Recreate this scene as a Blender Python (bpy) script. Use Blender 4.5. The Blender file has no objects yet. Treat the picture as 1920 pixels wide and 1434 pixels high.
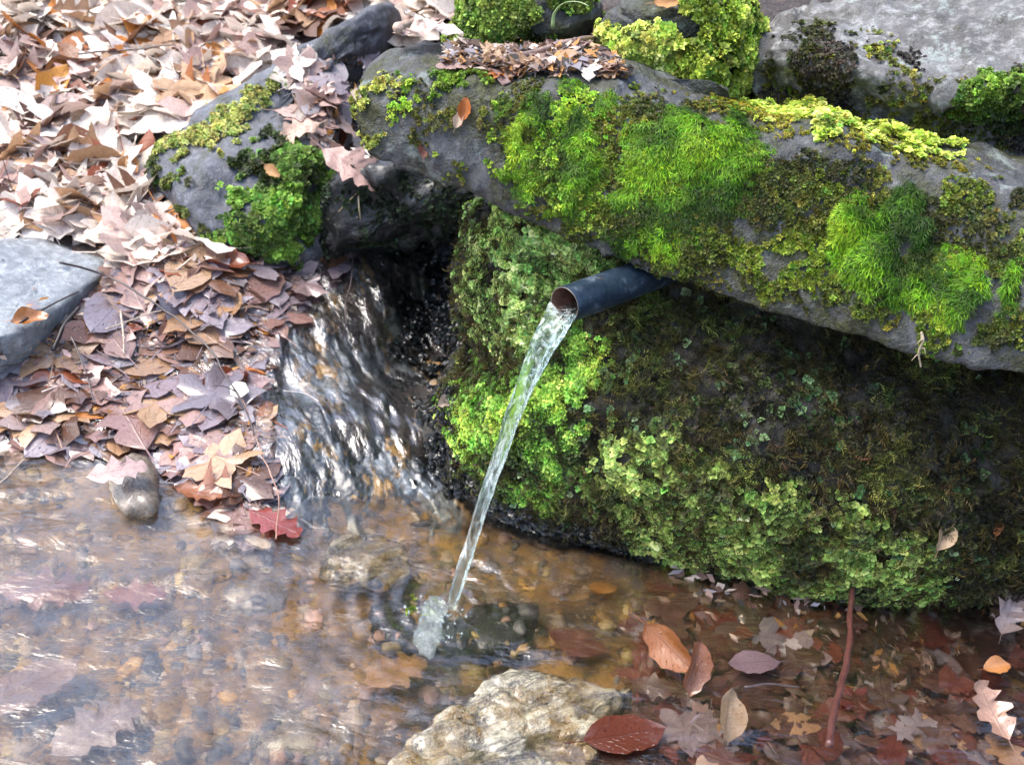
import bpy, math, random
import numpy as np
from mathutils import Matrix, Vector
from mathutils.bvhtree import BVHTree
SC = bpy.context.scene
rng = np.random.default_rng(7); random.seed(7)
R = math.radians

# ------------------------------------------------------------------ camera, sky, sun, exposure
CAMP = np.array([0.0, -1.35, 1.08]); PITCH, ROLL, FPX = R(30), R(10), 1968.0
FW = np.array([0, math.cos(PITCH), -math.sin(PITCH)])
R0 = np.array([1.0, 0, 0]); U0 = np.array([0, math.sin(PITCH), math.cos(PITCH)])
RT = math.cos(ROLL) * R0 + math.sin(ROLL) * U0
UP = math.cos(ROLL) * U0 - math.sin(ROLL) * R0
cd = bpy.data.cameras.new("camera"); cam = bpy.data.objects.new("camera", cd)
SC.collection.objects.link(cam); SC.camera = cam
cam.matrix_world = Matrix([[RT[0], UP[0], -FW[0], CAMP[0]], [RT[1], UP[1], -FW[1], CAMP[1]],
                           [RT[2], UP[2], -FW[2], CAMP[2]], [0, 0, 0, 1]])
cd.sensor_width = 36; cd.lens = 36 * FPX / 1920; cd.clip_start = 0.02; cd.clip_end = 400
cd.dof.use_dof = True; cd.dof.focus_distance = 1.45; cd.dof.aperture_fstop = 7.0
w = bpy.data.worlds.new("World"); SC.world = w; w.use_nodes = True
wn = w.node_tree; bg = wn.nodes["Background"]
sky = wn.nodes.new("ShaderNodeTexSky"); sky.sky_type = 'NISHITA'; sky.sun_disc = False
SUN_EL, SUN_AZ = 60, -98          # azimuth from +Y towards +X
sky.sun_elevation = R(SUN_EL); sky.sun_rotation = R(SUN_AZ)
sky.dust_density = 3.0; sky.air_density = 1.0; sky.ozone_density = 1.2
wn.links.new(sky.outputs[0], bg.inputs[0]); bg.inputs[1].default_value = 0.14
sd = bpy.data.lights.new("sun", 'SUN'); sun = bpy.data.objects.new("sun", sd); SC.collection.objects.link(sun)
sd.energy = 1.4; sd.angle = R(36); sd.color = (1, 0.96, 0.89)
sv = Vector((math.sin(R(SUN_AZ)) * math.cos(R(SUN_EL)), math.cos(R(SUN_AZ)) * math.cos(R(SUN_EL)), math.sin(R(SUN_EL))))
sun.rotation_euler = sv.to_track_quat('Z', 'Y').to_euler()
vs = SC.view_settings; vs.view_transform = 'Standard'; vs.look = 'None'; vs.gamma = 1; vs.exposure = 1.85
vs.use_curve_mapping = False

def ray(px, py): return FW + RT * (px - 960) / FPX - UP * (py - 717) / FPX
def PY(px, py, y): d = ray(px, py); return CAMP + d * (y - CAMP[1]) / d[1]
def PZ(px, py, z): d = ray(px, py); return CAMP + d * (z - CAMP[2]) / d[2]
def proj(P):
    d = np.asarray(P) - CAMP; k = d @ FW
    k = np.where(np.abs(k) < 1e-6, 1e-6, k)
    return np.stack([960 + FPX * (d @ RT) / k, 717 - FPX * (d @ UP) / k, k], -1)

# ------------------------------------------------------------------ numeric helpers
def _h(ix, iy, iz, s):
    n = (ix.astype(np.int64) * 374761393 + iy.astype(np.int64) * 668265263 + iz.astype(np.int64) * 2147483647 + s * 974634777) & 0xffffffff
    n = ((n ^ (n >> 13)) * 1274126177) & 0xffffffff
    n = ((n ^ (n >> 16)) * 2246822519) & 0xffffffff
    return ((n ^ (n >> 15)) & 0xffffff) / float(0xffffff) * 2 - 1
def noise(P, f=1.0, s=0, oct=1, gain=.5):
    P = np.atleast_2d(np.asarray(P, float)) ; out = 0; a = 1.0
    for o in range(oct):
        q = P * f + 17.3 * o; i = np.floor(q); t = q - i; t = t * t * (3 - 2 * t); i = i.astype(np.int64)
        r = 0
        for dx in (0, 1):
            for dy in (0, 1):
                for dz in (0, 1):
                    r = r + _h(i[:, 0] + dx, i[:, 1] + dy, i[:, 2] + dz, s + o) * \
                        (t[:, 0] if dx else 1 - t[:, 0]) * (t[:, 1] if dy else 1 - t[:, 1]) * (t[:, 2] if dz else 1 - t[:, 2])
        out = out + a * r; a *= gain; f *= 2.03
    return out
def catmull(P, n, closed=False):
    P = np.asarray(P, float); m = len(P)
    if closed: t = np.arange(n) * m / n
    else: t = np.linspace(0, m - 1, n)
    i = np.floor(t).astype(int)
    if not closed: i = np.minimum(i, m - 2)
    u = (t - i).reshape((-1,) + (1,) * (P.ndim - 1))
    def g(k):
        if closed: return P[k % m]
        return np.where(((k < 0) | (k > m - 1)).reshape(u.shape), 2 * P[np.clip(k, 0, m - 1)] - P[np.clip(2 * np.clip(k, 0, m - 1) - k, 0, m - 1)], P[np.clip(k, 0, m - 1)])
    a, b, c, d = g(i - 1), g(i), g(i + 1), g(i + 2)
    return b + .5 * u * (c - a + u * (2 * a - 5 * b + 4 * c - d + u * (3 * (b - c) + d - a)))
def inpoly(px, py, poly):
    c = np.zeros(px.shape, bool); n = len(poly)
    for i in range(n):
        x1, y1 = poly[i]; x2, y2 = poly[i - 1]
        hit = ((y1 > py) != (y2 > py)) & (px < (x2 - x1) * (py - y1) / ((y2 - y1) or 1e-9) + x1)
        c ^= hit
    return c
def polydist(px, py, poly):          # distance in px, + inside, - outside
    d = np.full(px.shape, 1e9)
    for i in range(len(poly)):
        a = np.array(poly[i], float); b = np.array(poly[i - 1], float); ab = b - a
        t = np.clip(((px - a[0]) * ab[0] + (py - a[1]) * ab[1]) / (ab @ ab + 1e-9), 0, 1)
        d = np.minimum(d, np.hypot(px - a[0] - t * ab[0], py - a[1] - t * ab[1]))
    return np.where(inpoly(px, py, poly), d, -d)

# ------------------------------------------------------------------ object helpers
def mesh_np(name, V, F, mat=None, smooth=True, col=None, uv=None):
    """V (n,3); F list of int arrays (m,3) / (m,4)"""
    me = bpy.data.meshes.new(name); V = np.asarray(V, np.float32)
    Fs = F if isinstance(F, list) else [F]
    me.vertices.add(len(V)); me.vertices.foreach_set("co", V.ravel())
    nl = sum(f.size for f in Fs); nf = sum(len(f) for f in Fs)
    me.loops.add(nl); me.polygons.add(nf)
    lv = np.concatenate([f.ravel() for f in Fs]).astype(np.int32)
    st = []; o = 0
    for f in Fs:
        k = f.shape[1]; st.append(o + np.arange(len(f)) * k); o += f.size
    me.loops.foreach_set("vertex_index", lv)
    me.polygons.foreach_set("loop_start", np.concatenate(st).astype(np.int32))
    me.polygons.foreach_set("use_smooth", np.full(nf, smooth))
    me.update(calc_edges=True)
    if col is not None:
        a = me.color_attributes.new("col", 'FLOAT_COLOR', 'POINT')
        c = np.ones((len(V), 4), np.float32); c[:, :col.shape[1]] = col; a.data.foreach_set("color", c.ravel())
    if uv is not None:
        u = me.uv_layers.new(name="uv"); u.data.foreach_set("uv", uv[lv].astype(np.float32).ravel())
    if mat: me.materials.append(mat)
    return me
def link(name, me, parent=None, **props):
    o = bpy.data.objects.new(name, me); SC.collection.objects.link(o)
    if parent is not None: o.parent = parent
    for k, v in props.items(): o[k] = v
    return o
def grid_faces(nu, nv, wrap_v=False):
    i = np.arange(nu - 1)[:, None]; j = np.arange(nv if wrap_v else nv - 1)[None, :]; j2 = (j + 1) % nv
    return np.stack([i * nv + j, i * nv + j2, (i + 1) * nv + j2, (i + 1) * nv + j], -1).reshape(-1, 4)
def vnormals(V, F):
    N = np.zeros_like(V)
    for f in (F if isinstance(F, list) else [F]):
        n = np.cross(V[f[:, 1]] - V[f[:, 0]], V[f[:, 2]] - V[f[:, 0]])
        if f.shape[1] == 4: n = np.cross(V[f[:, 2]] - V[f[:, 0]], V[f[:, 3]] - V[f[:, 1]])
        for k in range(f.shape[1]):
            for c in range(3): N[:, c] += np.bincount(f[:, k], n[:, c], minlength=len(V))
    return N / (np.linalg.norm(N, axis=1, keepdims=True) + 1e-12)

# ------------------------------------------------------------------ materials
class NT:
    def __init__(s, name):
        s.m = bpy.data.materials.new(name); s.m.use_nodes = True; s.t = s.m.node_tree
        s.b = s.t.nodes["Principled BSDF"]; s.out = s.t.nodes["Material Output"]
        s.co = s.t.nodes.new("ShaderNodeTexCoord").outputs["Object"]
    def n(s, kind, ins=None, **kw):
        nd = s.t.nodes.new(kind)
        for k, v in kw.items(): setattr(nd, k, v)
        for k, v in (ins or {}).items(): s.put(nd.inputs[k], v)
        return nd
    def put(s, sock, v):
        if isinstance(v, bpy.types.NodeSocket): s.t.links.new(v, sock)
        else: sock.default_value = v
    def noise(s, scale, detail=5, rough=.6, dist=0, co=None, out=0):
        return s.n("ShaderNodeTexNoise", {"Vector": co or s.co, "Scale": scale, "Detail": detail, "Roughness": rough, "Distortion": dist}).outputs[out]
    def vor(s, scale, feature='F1', co=None, out="Distance", rnd=1.0):
        return s.n("ShaderNodeTexVoronoi", {"Vector": co or s.co, "Scale": scale, "Randomness": rnd}, feature=feature).outputs[out]
    def ramp(s, f, stops, interp='LINEAR'):
        r = s.n("ShaderNodeValToRGB", {"Fac": f}); e = r.color_ramp.elements; r.color_ramp.interpolation = interp
        while len(e) < len(stops): e.new(.5)
        for x, (p, c) in zip(e, stops):
            x.position = p; x.color = (c, c, c, 1) if np.isscalar(c) else (*c, 1)
        return r.outputs[0]
    def mix(s, f, a, b, mode='MIX'):
        m = s.n("ShaderNodeMix", data_type='RGBA', blend_type=mode)
        for i, v in ((0, f), (6, a), (7, b)):
            if isinstance(v, tuple) and len(v) == 3: v = (*v, 1)
            s.put(m.inputs[i], v)
        return m.outputs[2]
    def math(s, op, a, b=0.0, c=None):
        m = s.n("ShaderNodeMath", operation=op); s.put(m.inputs[0], a); s.put(m.inputs[1], b)
        if c is not None: s.put(m.inputs[2], c)
        return m.outputs[0]
    def mapv(s, scale=(1, 1, 1), rot=(0, 0, 0), co=None):
        return s.n("ShaderNodeMapping", {"Vector": co or s.co, "Scale": scale, "Rotation": rot}).outputs[0]
    def along(s, k, ang, co=None):      # texture space stretched k times along a direction in the ground plane
        return s.n("ShaderNodeMapping", {"Vector": co or s.co, "Scale": (k, 1, 1), "Rotation": (0, 0, ang)}, vector_type='TEXTURE').outputs[0]
    def bump(s, h, strength=.5, dist=.01, normal=None):
        i = {"Height": h, "Strength": strength, "Distance": dist}
        if normal is not None: i["Normal"] = normal
        return s.n("ShaderNodeBump", i).outputs[0]
    def set(s, **kw):
        for k, v in kw.items():
            if isinstance(v, tuple) and len(v) == 3: v = (*v, 1)
            s.put(s.b.inputs[k.replace('_', ' ')], v)
        return s.m

def rock_mat(name, dark, mid, light, rough=.75, stain=None, stain_amt=.5, bump=.6, wet=0.0, layer=None, spots=None, lichen=None):
    s = NT(name)
    big = s.noise(6, 4, .6); fine = s.noise(55, 6, .7); grit = s.noise(260, 3, .7)
    c = s.ramp(big, [(.32, dark), (.5, mid), (.68, light)])
    c = s.mix(.55, c, s.ramp(fine, [(.3, tuple(x * .35 for x in mid)), (.5, mid), (.72, tuple(min(1, x * 1.7) for x in light))]), 'MIX')
    c = s.mix(.35, c, s.ramp(grit, [(.35, .25), (.65, .8)]), 'OVERLAY')
    h = s.math('ADD', s.math('MULTIPLY', fine, .7), s.math('MULTIPLY', grit, .3))
    if layer:
        lay = s.noise(34, 6, .7, .8, co=s.along(6, layer))
        c = s.mix(s.ramp(lay, [(.42, 0.), (.48, .9), (.53, 0.)]), c, tuple(x * .5 for x in dark)); c = s.mix(s.ramp(lay, [(.56, 0.), (.62, .6)]), c, light)
        h = s.math('ADD', h, s.math('MULTIPLY', lay, 2.0))
    if spots:
        m = s.ramp(s.noise(4.2, 5, .65, .5), [(.46, 0.), (.56, 1.)]); c = s.mix(m, c, s.mix(s.noise(30, 5, .7), spots[0], spots[1]))
    if stain:
        m = s.ramp(s.noise(11, 6, .75), [(.62 - stain_amt * .3, 0.), (.78 - stain_amt * .3, 1.)])
        st = s.mix(s.ramp(s.noise(120, 4, .7), [(.35, 0.), (.65, 1.)]), tuple(x * .25 for x in stain), stain)
        c = s.mix(m, c, st); h = s.math('ADD', h, s.math('MULTIPLY', m, s.noise(150, 3, .7)))
    if lichen:
        m = s.ramp(s.noise(14, 7, .8, .3), [(.57, 0.), (.64, .85)]); c = s.mix(m, c, lichen)
    s.set(Base_Color=c, Roughness=s.ramp(fine, [(.3, max(.08, rough - .2)), (.7, min(1, rough + .1))]),
          Normal=s.bump(h, bump, .006))
    if wet: s.set(Coat_Weight=wet, Coat_Roughness=.12)
    return s.m

def leaf_mat(name, rough, coat, spec=.5):
    s = NT(name)
    oc = s.n("ShaderNodeObjectInfo").outputs["Color"]
    at = s.n("ShaderNodeAttribute", attribute_name="col").outputs["Color"]
    c = s.mix(1., oc, at, 'MULTIPLY')
    uv = s.n("ShaderNodeUVMap", uv_map="uv").outputs[0]
    sp = s.n("ShaderNodeSeparateXYZ", {0: uv}); u, v = sp.outputs[0], sp.outputs[1]
    av = s.math('ABSOLUTE', v)
    u = s.math('ADD', u, s.math('MULTIPLY', s.noise(14, 2, .5), .16))
    ph = s.math('FRACT', s.math('MULTIPLY', s.math('SUBTRACT', u, s.math('MULTIPLY', av, .22)), 9.0))
    vein = s.math('ABSOLUTE', s.math('SUBTRACT', ph, .5))
    vm = s.ramp(vein, [(.0, 1.), (.09, 0.)])
    mid = s.ramp(av, [(.0, 1.), (.07, 0.)])
    vv = s.math('MAXIMUM', vm, mid)
    blot = s.noise(28, 5, .7); c = s.mix(s.ramp(blot, [(.3, .5), (.55, 0.)]), c, s.mix(1., c, (.5, .36, .28), 'MULTIPLY'))
    c = s.mix(s.math('MULTIPLY', vv, .28), c, s.mix(1., c, (.45, .36, .32), 'MULTIPLY'))
    fine = s.noise(160, 3, .7)
    h = s.math('SUBTRACT', s.math('MULTIPLY', fine, .5), vv)
    s.set(Base_Color=c, Roughness=rough, Normal=s.bump(h, .5, .0018), Coat_Weight=coat, Coat_Roughness=.14)
    # thin blade: some light comes through
    tr = s.n("ShaderNodeBsdfTranslucent", {"Color": c}); mx = s.n("ShaderNodeMixShader", {0: .22, 1: s.b.outputs[0], 2: tr.outputs[0]})
    s.t.links.new(mx.outputs[0], s.out.inputs[0])
    return s.m

def moss_mat(name, trans=.3, rough=.55, spec=.35):
    s = NT(name)
    c = s.n("ShaderNodeAttribute", attribute_name="col").outputs["Color"]
    s.set(Base_Color=c, Roughness=rough, Specular_IOR_Level=spec)
    tr = s.n("ShaderNodeBsdfTranslucent", {"Color": c}); mx = s.n("ShaderNodeMixShader", {0: trans, 1: s.b.outputs[0], 2: tr.outputs[0]})
    s.t.links.new(mx.outputs[0], s.out.inputs[0])
    return s.m

def water_mat(name, tint, scale, k, rot, bump=.35, refl=1.0, soft=.06):
    s = NT(name); s.t.nodes.remove(s.b)
    co = s.along(k, rot)
    h = s.math('ADD', s.noise(scale, 4, .55, .6, co=co), s.math('MULTIPLY', s.noise(scale * 3.3, 3, .6, .4, co=co), .35))
    nb = s.bump(h, bump, .012)
    fr = s.n("ShaderNodeFresnel", {"IOR": 1.42, "Normal": nb}).outputs[0]
    gl = s.n("ShaderNodeBsdfGlossy", {"Color": (1, 1, 1, 1), "Roughness": soft, "Normal": nb})
    tr = s.n("ShaderNodeBsdfRefraction", {"Color": (*tint, 1), "Roughness": soft * .35, "IOR": 1.2, "Normal": nb})
    t2 = s.n("ShaderNodeBsdfTransparent", {"Color": (*tint, 1)})
    tm = s.n("ShaderNodeMixShader", {0: .25, 1: tr.outputs[0], 2: t2.outputs[0]})
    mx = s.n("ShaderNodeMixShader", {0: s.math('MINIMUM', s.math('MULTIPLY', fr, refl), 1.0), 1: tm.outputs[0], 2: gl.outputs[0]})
    s.t.links.new(mx.outputs[0], s.out.inputs[0])
    return s.m

M = {}
M['cap'] = rock_mat('capstone_rock', (.016, .017, .019), (.05, .052, .058), (.12, .125, .135), .7, (.05, .055, .014), .66, .9, lichen=(.16, .19, .175))
M['top'] = rock_mat('upper_boulder_rock', (.02, .02, .02), (.085, .083, .08), (.27, .275, .28), .75, (.05, .045, .02), .3, 1.2, lichen=(.22, .26, .245))
M['slab'] = rock_mat('left_slab_rock', (.02, .022, .026), (.07, .075, .09), (.14, .15, .175), .6, (.05, .055, .015), .35, .8)
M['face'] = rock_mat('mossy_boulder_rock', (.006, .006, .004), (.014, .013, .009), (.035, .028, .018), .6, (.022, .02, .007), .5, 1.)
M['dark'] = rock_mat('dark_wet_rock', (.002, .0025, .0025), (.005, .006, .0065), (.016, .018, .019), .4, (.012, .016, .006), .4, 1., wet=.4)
M['slate'] = rock_mat('grey_slate', (.08, .09, .10), (.17, .19, .205), (.28, .30, .31), .5, (.06, .06, .04), .15, .7, wet=.2)
M['quartz'] = rock_mat('banded_pool_stone', (.06, .06, .065), (.30, .27, .20), (.56, .52, .38), .35, (.22, .12, .02), .5, 1., wet=.6, layer=.55, spots=((.40, .25, .05), (.07, .09, .12)))
M['pebble'] = rock_mat('brown_pebble_rock', (.05, .04, .03), (.16, .13, .10), (.28, .24, .2), .4, (.05, .05, .01), .3, .6, wet=.5)
M['leafdry'] = leaf_mat('dry_leaf', .55, .12)
M['leafwet'] = leaf_mat('wet_leaf', .2, 1.0)
M['moss'] = moss_mat('moss_leaflets')
M['wetmoss'] = moss_mat('wet_liverwort', .1, .3, .5)

def ground_mat():
    s = NT('ground')
    z = s.n("ShaderNodeSeparateXYZ", {0: s.co}).outputs[2]
    f = s.noise(70, 6, .75)
    soil = s.ramp(f, [(.3, (.012, .009, .008)), (.5, (.04, .028, .024)), (.7, (.13, .09, .075))])
    co = s.along(1.5, .15)
    n1 = s.noise(6.5, 5, .62, .6, co=co); n2 = s.noise(38, 6, .75, .4, co=co)
    bed = s.ramp(n1, [(.36, (.03, .016, .006)), (.44, (.13, .065, .012)), (.51, (.22, .12, .03)), (.58, (.12, .095, .09)), (.68, (.26, .18, .15))])
    bed = s.mix(s.ramp(s.noise(13, 5, .7, .8, co=co), [(.51, 0.), (.58, .85)]), bed, (.30, .16, .02))
    bed = s.mix(s.ramp(n2, [(.5, 0.), (.6, .85)]), bed, (.035, .03, .03))
    bed = s.mix(s.ramp(s.noise(60, 4, .7, .3, co=co), [(.58, 0.), (.66, .8)]), bed, (.4, .34, .27))
    m = s.ramp(s.math('ADD', z, .5), [(.488, 1.), (.5, 0.)])
    c = s.mix(m, soil, bed)
    s.set(Base_Color=c, Roughness=.45, Normal=s.bump(f, .8, .008), Coat_Weight=.3, Coat_Roughness=.2)
    return s.m
M['ground'] = ground_mat()
def chan_mat():
    s = NT('channel_rock')
    co = s.along(3.0, -1.05)
    n1 = s.noise(11, 6, .65, .8, co=co); n2 = s.noise(22, 6, .68, .7, co=co)
    c = s.ramp(n1, [(.36, (.008, .009, .01)), (.45, (.03, .036, .042)), (.53, (.09, .11, .13)), (.66, (.22, .23, .24))])
    c = s.mix(s.ramp(n2, [(.53, 0.), (.59, .85)]), c, (.22, .125, .035))
    c = s.mix(s.ramp(s.noise(50, 5, .7), [(.55, 0.), (.62, .7)]), c, (.03, .03, .03))
    h = s.math('ADD', n2, s.math('MULTIPLY', s.vor(95), .4))
    s.set(Base_Color=c, Roughness=.4, Normal=s.bump(h, .8, .008), Coat_Weight=.5, Coat_Roughness=.1)
    return s.m
M['channel'] = chan_mat()

# ------------------------------------------------------------------ ground
CP = []
for a in [(850,960,-.02),(872,850,.012),(825,770,.03),(880,610,.09),(868,480,.16),(750,465,.17),(650,500,.14),(560,600,.085),(520,700,.055),
          (540,850,.03),(600,960,-.01),(0,830,0),(150,840,0),(300,852,0),(420,910,0),(400,780,.03),(300,700,.05),(0,700,.045),(0,600,.1),
          (300,580,.11),(450,500,.14),(700,600,.085),(700,750,.035),(700,900,.0),(760,850,.01),(1230,1050,-.01),(960,985,-.03)]:
    CP.append(PZ(*a))
for x in (-1.0, -1.6, -3.0, -6):
    for y in (.25, .6, 1., 1.5, 2.5, 4.5, 9): CP.append((x, y, .03 + .36 * (y - .25)))
for x, y, z in [(-.62,.45,.16),(-.62,.8,.3),(-.6,1.2,.46),(-.3,1.3,.62),(-.25,.95,.30),(-.45,.95,.32),(0,.62,.67),(-.1,.9,.5),(.4,.4,.7),(.8,.35,.7),(1.2,.3,.68),(0,1,.83),(.6,1,.9),
                (1.4,1,.95),(0,2.2,1.3),(1.5,2.2,1.4),(3,1,.9),(5,2,1.3),(0,5,2.2),(4,5,2.4),(3,9,3.4),(0,9,3.4),
                (-.6,0,-.03),(-.3,-.12,-.05),(0,-.1,-.06),(.2,-.05,-.06),(-.8,-.1,-.04),(-.5,-.4,-.07),(0,-.4,-.07),(-1.2,-.3,-.05),(-1.5,.05,0),
                (.3,-.2,-.055),(.5,-.1,-.05),(.8,-.1,-.045),(.8,.05,-.035),(.5,-.35,-.06),(.8,-.4,-.055),(1.2,-.2,-.03),(1.2,0,.0),(1.6,-.4,.15),(2.4,-.4,.35),
                (0,-1,-.07),(-1,-1,-.05),(1,-1,.02),(0,-2,0),(-2,-2,.1),(2,-2,.3),(0,-4,.6),(4,-4,1.0),(-4,-4,.8),(-4,-1,.2),(5,-1,.9),(0,-9,2.2),(9,-9,2.6),(-9,-9,2.4),(9,0,1.6),(-9,0,.6),(9,9,3.6),(-9,9,3.2)]:
    CP.append((x, y, z))
CP = np.array(CP)
def warp(p): return np.arcsinh(np.asarray(p) / .8)
def tps(A, B):
    d = np.linalg.norm(A[:, None] - B[None], axis=2); return d * d * np.log(d + 1e-9)
_A = warp(CP[:, :2]); _K = tps(_A, _A) + 2e-4 * np.eye(len(CP))
_P = np.c_[np.ones(len(CP)), _A]
_S = np.block([[_K, _P], [_P.T, np.zeros((3, 3))]])
_W = np.linalg.solve(_S, np.r_[CP[:, 2], 0, 0, 0])
def gz(x, y):
    x = np.ravel(x); y = np.ravel(y); out = np.empty(len(x)); q = warp(np.stack([x, y], 1))
    for k in range(0, len(x), 20000):
        s = slice(k, k + 20000); out[s] = tps(q[s], _A) @ _W[:-3] + _W[-3] + q[s] @ _W[-2:]
    P = np.stack([x, y, x * 0], 1)
    return out + .012 * noise(P, 7, 3, 3) * np.clip(1.2 - np.abs(out - 0) * 0, 0, 1)
ax = np.sinh(np.linspace(-3.6, 3.6, 300)) * .9; ay = np.sinh(np.linspace(-3.6, 3.6, 300)) * .9
GX, GY = np.meshgrid(ax, ay, indexing='ij')
GZ = gz(GX, GY).reshape(GX.shape)
far = np.clip((np.hypot(GX, GY) - 6) / 8, 0, 1); GZ = GZ * (1 - far) + far * (np.clip(GZ, 0, 6))
GV = np.stack([GX.ravel(), GY.ravel(), GZ.ravel()], 1); GF = grid_faces(300, 300)[:, ::-1]
link('ground', mesh_np('ground', GV, GF, M['ground']), kind='structure')
BV, BF = [GV], [GF]; _off = [len(GV)]

# ------------------------------------------------------------------ rocks
def add_bvh(V, F):
    for f in (F if isinstance(F, list) else [F]):
        if f.shape[1] == 3: f = np.c_[f, f[:, 2:]]
        BF.append(f + _off[0])
    BV.append(V); _off[0] += len(V)
def roughen(V, F, amp, freq, seed, chip=0.0):
    N = vnormals(V, F)
    d = amp * noise(V, freq, seed, 4, .5) + amp * .35 * noise(V, freq * 5, seed + 9, 3, .6) - amp * .8 * np.clip(.12 - np.abs(noise(V * np.array([1, 1, 2.2]), freq * .9, seed + 77, 3)), 0, 1) / .12 * (noise(V, freq * .5, seed + 5) > 0)
    if chip:
        c = noise(V, freq * 1.6, seed + 31, 2); d -= chip * np.clip(c - .25, 0, 1)
    return V + N * d[:, None]
def loft(rings, nu, nv, closed=True, amp=.01, freq=9, seed=1, chip=0, caps=True):
    P = catmull(np.array(rings), nu)                         # nu x k x 3
    P = catmull(np.swapaxes(P, 0, 1), nv, closed); P = np.swapaxes(P, 0, 1)
    V = P.reshape(-1, 3); F = [grid_faces(nu, nv, closed)]
    if closed and caps:
        a = len(V); V = np.vstack([V, P[0].mean(0), P[-1].mean(0)]); j = np.arange(nv)
        F.append(np.stack([j, (j + 1) % nv, j * 0 + a], 1)[:, ::-1]); F.append(np.stack([j, (j + 1) % nv, j * 0 + a + 1], 1) + np.array([(nu - 1) * nv] * 2 + [0]))
    return roughen(V, F, amp, freq, seed, chip), F
def facet(V, k, seed, depth=.16):
    """cut k random flat faces into a closed shape"""
    r = np.random.default_rng(seed); c = V.mean(0); U = V - c
    for _ in range(k):
        n = r.normal(0, 1, 3); n /= np.linalg.norm(n); d = U @ n; h = d.max() * (1 - r.uniform(.3, 1) * depth)
        U = U - n * (np.clip(d - h, 0, None) * .85)[:, None]
    return U + c
def dome(outline, y=None, z=None, front=.08, back=.1, e=.55, ns=90, nr=30, n=None, amp=.008, freq=12, seed=1, chip=0, planes=None, cuts=9):
    if planes is not None: O = np.array([PY(a, b, c) for (a, b), c in zip(outline, planes)])
    elif y is not None: O = np.array([PY(a, b, y) for a, b in outline])
    else: O = np.array([PZ(a, b, z) for a, b in outline])
    O = catmull(O, ns, True); c = O.mean(0)
    if n is None: n = -(c - CAMP) / np.linalg.norm(c - CAMP)
    n = np.array(n, float); n /= np.linalg.norm(n)
    uu = np.linspace(-1, 1, nr); V = []
    for u_ in uu:
        s = 1 - abs(u_) ** 1.5; d = math.copysign(math.sqrt(max(0, 1 - s ** (2 / e))), u_) * (front if u_ > 0 else back)
        V.append(c + (O - c) * s + n * d)
    V = facet(np.array(V).reshape(-1, 3), cuts, seed); F = grid_faces(nr, ns, True)
    # orient outward
    N = vnormals(V, F)
    if ((V - c) * N).sum() < 0: F = F[:, ::-1]
    return roughen(V, F, amp, freq, seed, chip), [F]
ROCK = {}
def rock(key, name, VF, mat, label, cat):
    V, F = VF
    N = vnormals(V, F)
    if ((V - V.mean(0)) * N).sum() < 0: F = [f[:, ::-1] for f in F]
    base = V.mean(0); base[2] = V[:, 2].min()
    o = link(name, mesh_np(name, V - base, F, mat), label=label, category=cat); o.location = base
    add_bvh(V, F); ROCK[key] = (o, V, F, base); return o

# capstone: cross sections (top px, bottom px, Y top shoulder, Y bottom edge)
secs = [((668,190),(676,222),.215,.20),((680,158),(694,286),.20,.165),((760,140),(775,318),.19,.155),((850,150),(860,352),.18,.14),((960,160),(965,396),.165,.115),
        ((1080,150),(1085,450),.15,.085),((1200,185),(1200,500),.135,.06),((1330,225),(1330,545),.12,.035),((1460,262),(1460,583),.10,.01),
        ((1600,285),(1600,625),.08,-.02),((1740,312),(1740,662),.06,-.05),((1930,355),(1930,700),.03,-.08),((2080,395),(2080,745),.01,-.1),((2200,450),(2200,770),.02,-.06)]
rings = []
for i, (t, b, yt, yb) in enumerate(secs):
    T, A = PY(*t, yt), PY(*b, yb); k = .35 if i == 0 else (.8 if i == 1 else 1)
    bul = .014 * k
    rings.append([A, A + (T - A) * .3 + np.array([0, -bul, 0]), A + (T - A) * .74 + np.array([0, -bul * 1.1, 0]), T + (A - T) * .08 + np.array([0, -bul * .5, 0]), T + np.array([0, .015 * k, .002]),
                  T + np.array([.0, .07 * k, .010]), T + np.array([.0, .17 * k, .0]), T + np.array([0, .26 * k, -.09 * k]),
                  A + np.array([0, .26 * k, .03]), A + np.array([0, .12 * k, .015]), A + np.array([0, .03 * k, .003])])
rock('cap', 'overhanging_stone', loft(rings, 330, 96, amp=.009, freq=8, seed=5, chip=.012), M['cap'],
     'long grey overhanging stone slab with bright green moss cushions above the pipe', 'stone slab')

# mossy boulder face
rows = [
 [(820,935,None),(860,965,None),(950,1000,None),(1080,1045,None),(1230,1080,None),(1400,1120,None),(1620,1140,None),(1920,1150,None),(2100,1160,None)],
 [(808,845,.2),(850,880,.13),(950,900,.06),(1080,925,.02),(1230,950,-.01),(1400,980,-.035),(1620,1000,-.045),(1920,1010,.0),(2100,1010,.02)],
 [(812,770,.27),(850,760,.19),(950,780,.085),(1080,790,.04),(1230,800,.01),(1400,820,-.02),(1620,850,-.025),(1920,860,.0),(2100,870,.02)],
 [(880,660,.30),(905,665,.22),(970,670,.13),(1090,680,.09),(1230,680,.06),(1400,700,.04),(1620,740,.03),(1920,780,.02),(2100,800,.02)],
 [(858,540,.33),(884,540,.25),(960,540,.17),(1080,545,.14),(1230,555,.12),(1400,610,.10),(1620,660,.08),(1920,730,.05),(2100,780,.05)],
 [(866,440,.36),(890,425,.28),(970,390,.21),(1080,400,.19),(1230,440,.17),(1400,500,.15),(1620,560,.13),(1920,640,.09),(2100,690,.09)],
]
net = [[PZ(a, b, -.07) if c is None else PY(a, b, c) for a, b, c in r] for r in rows]
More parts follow.
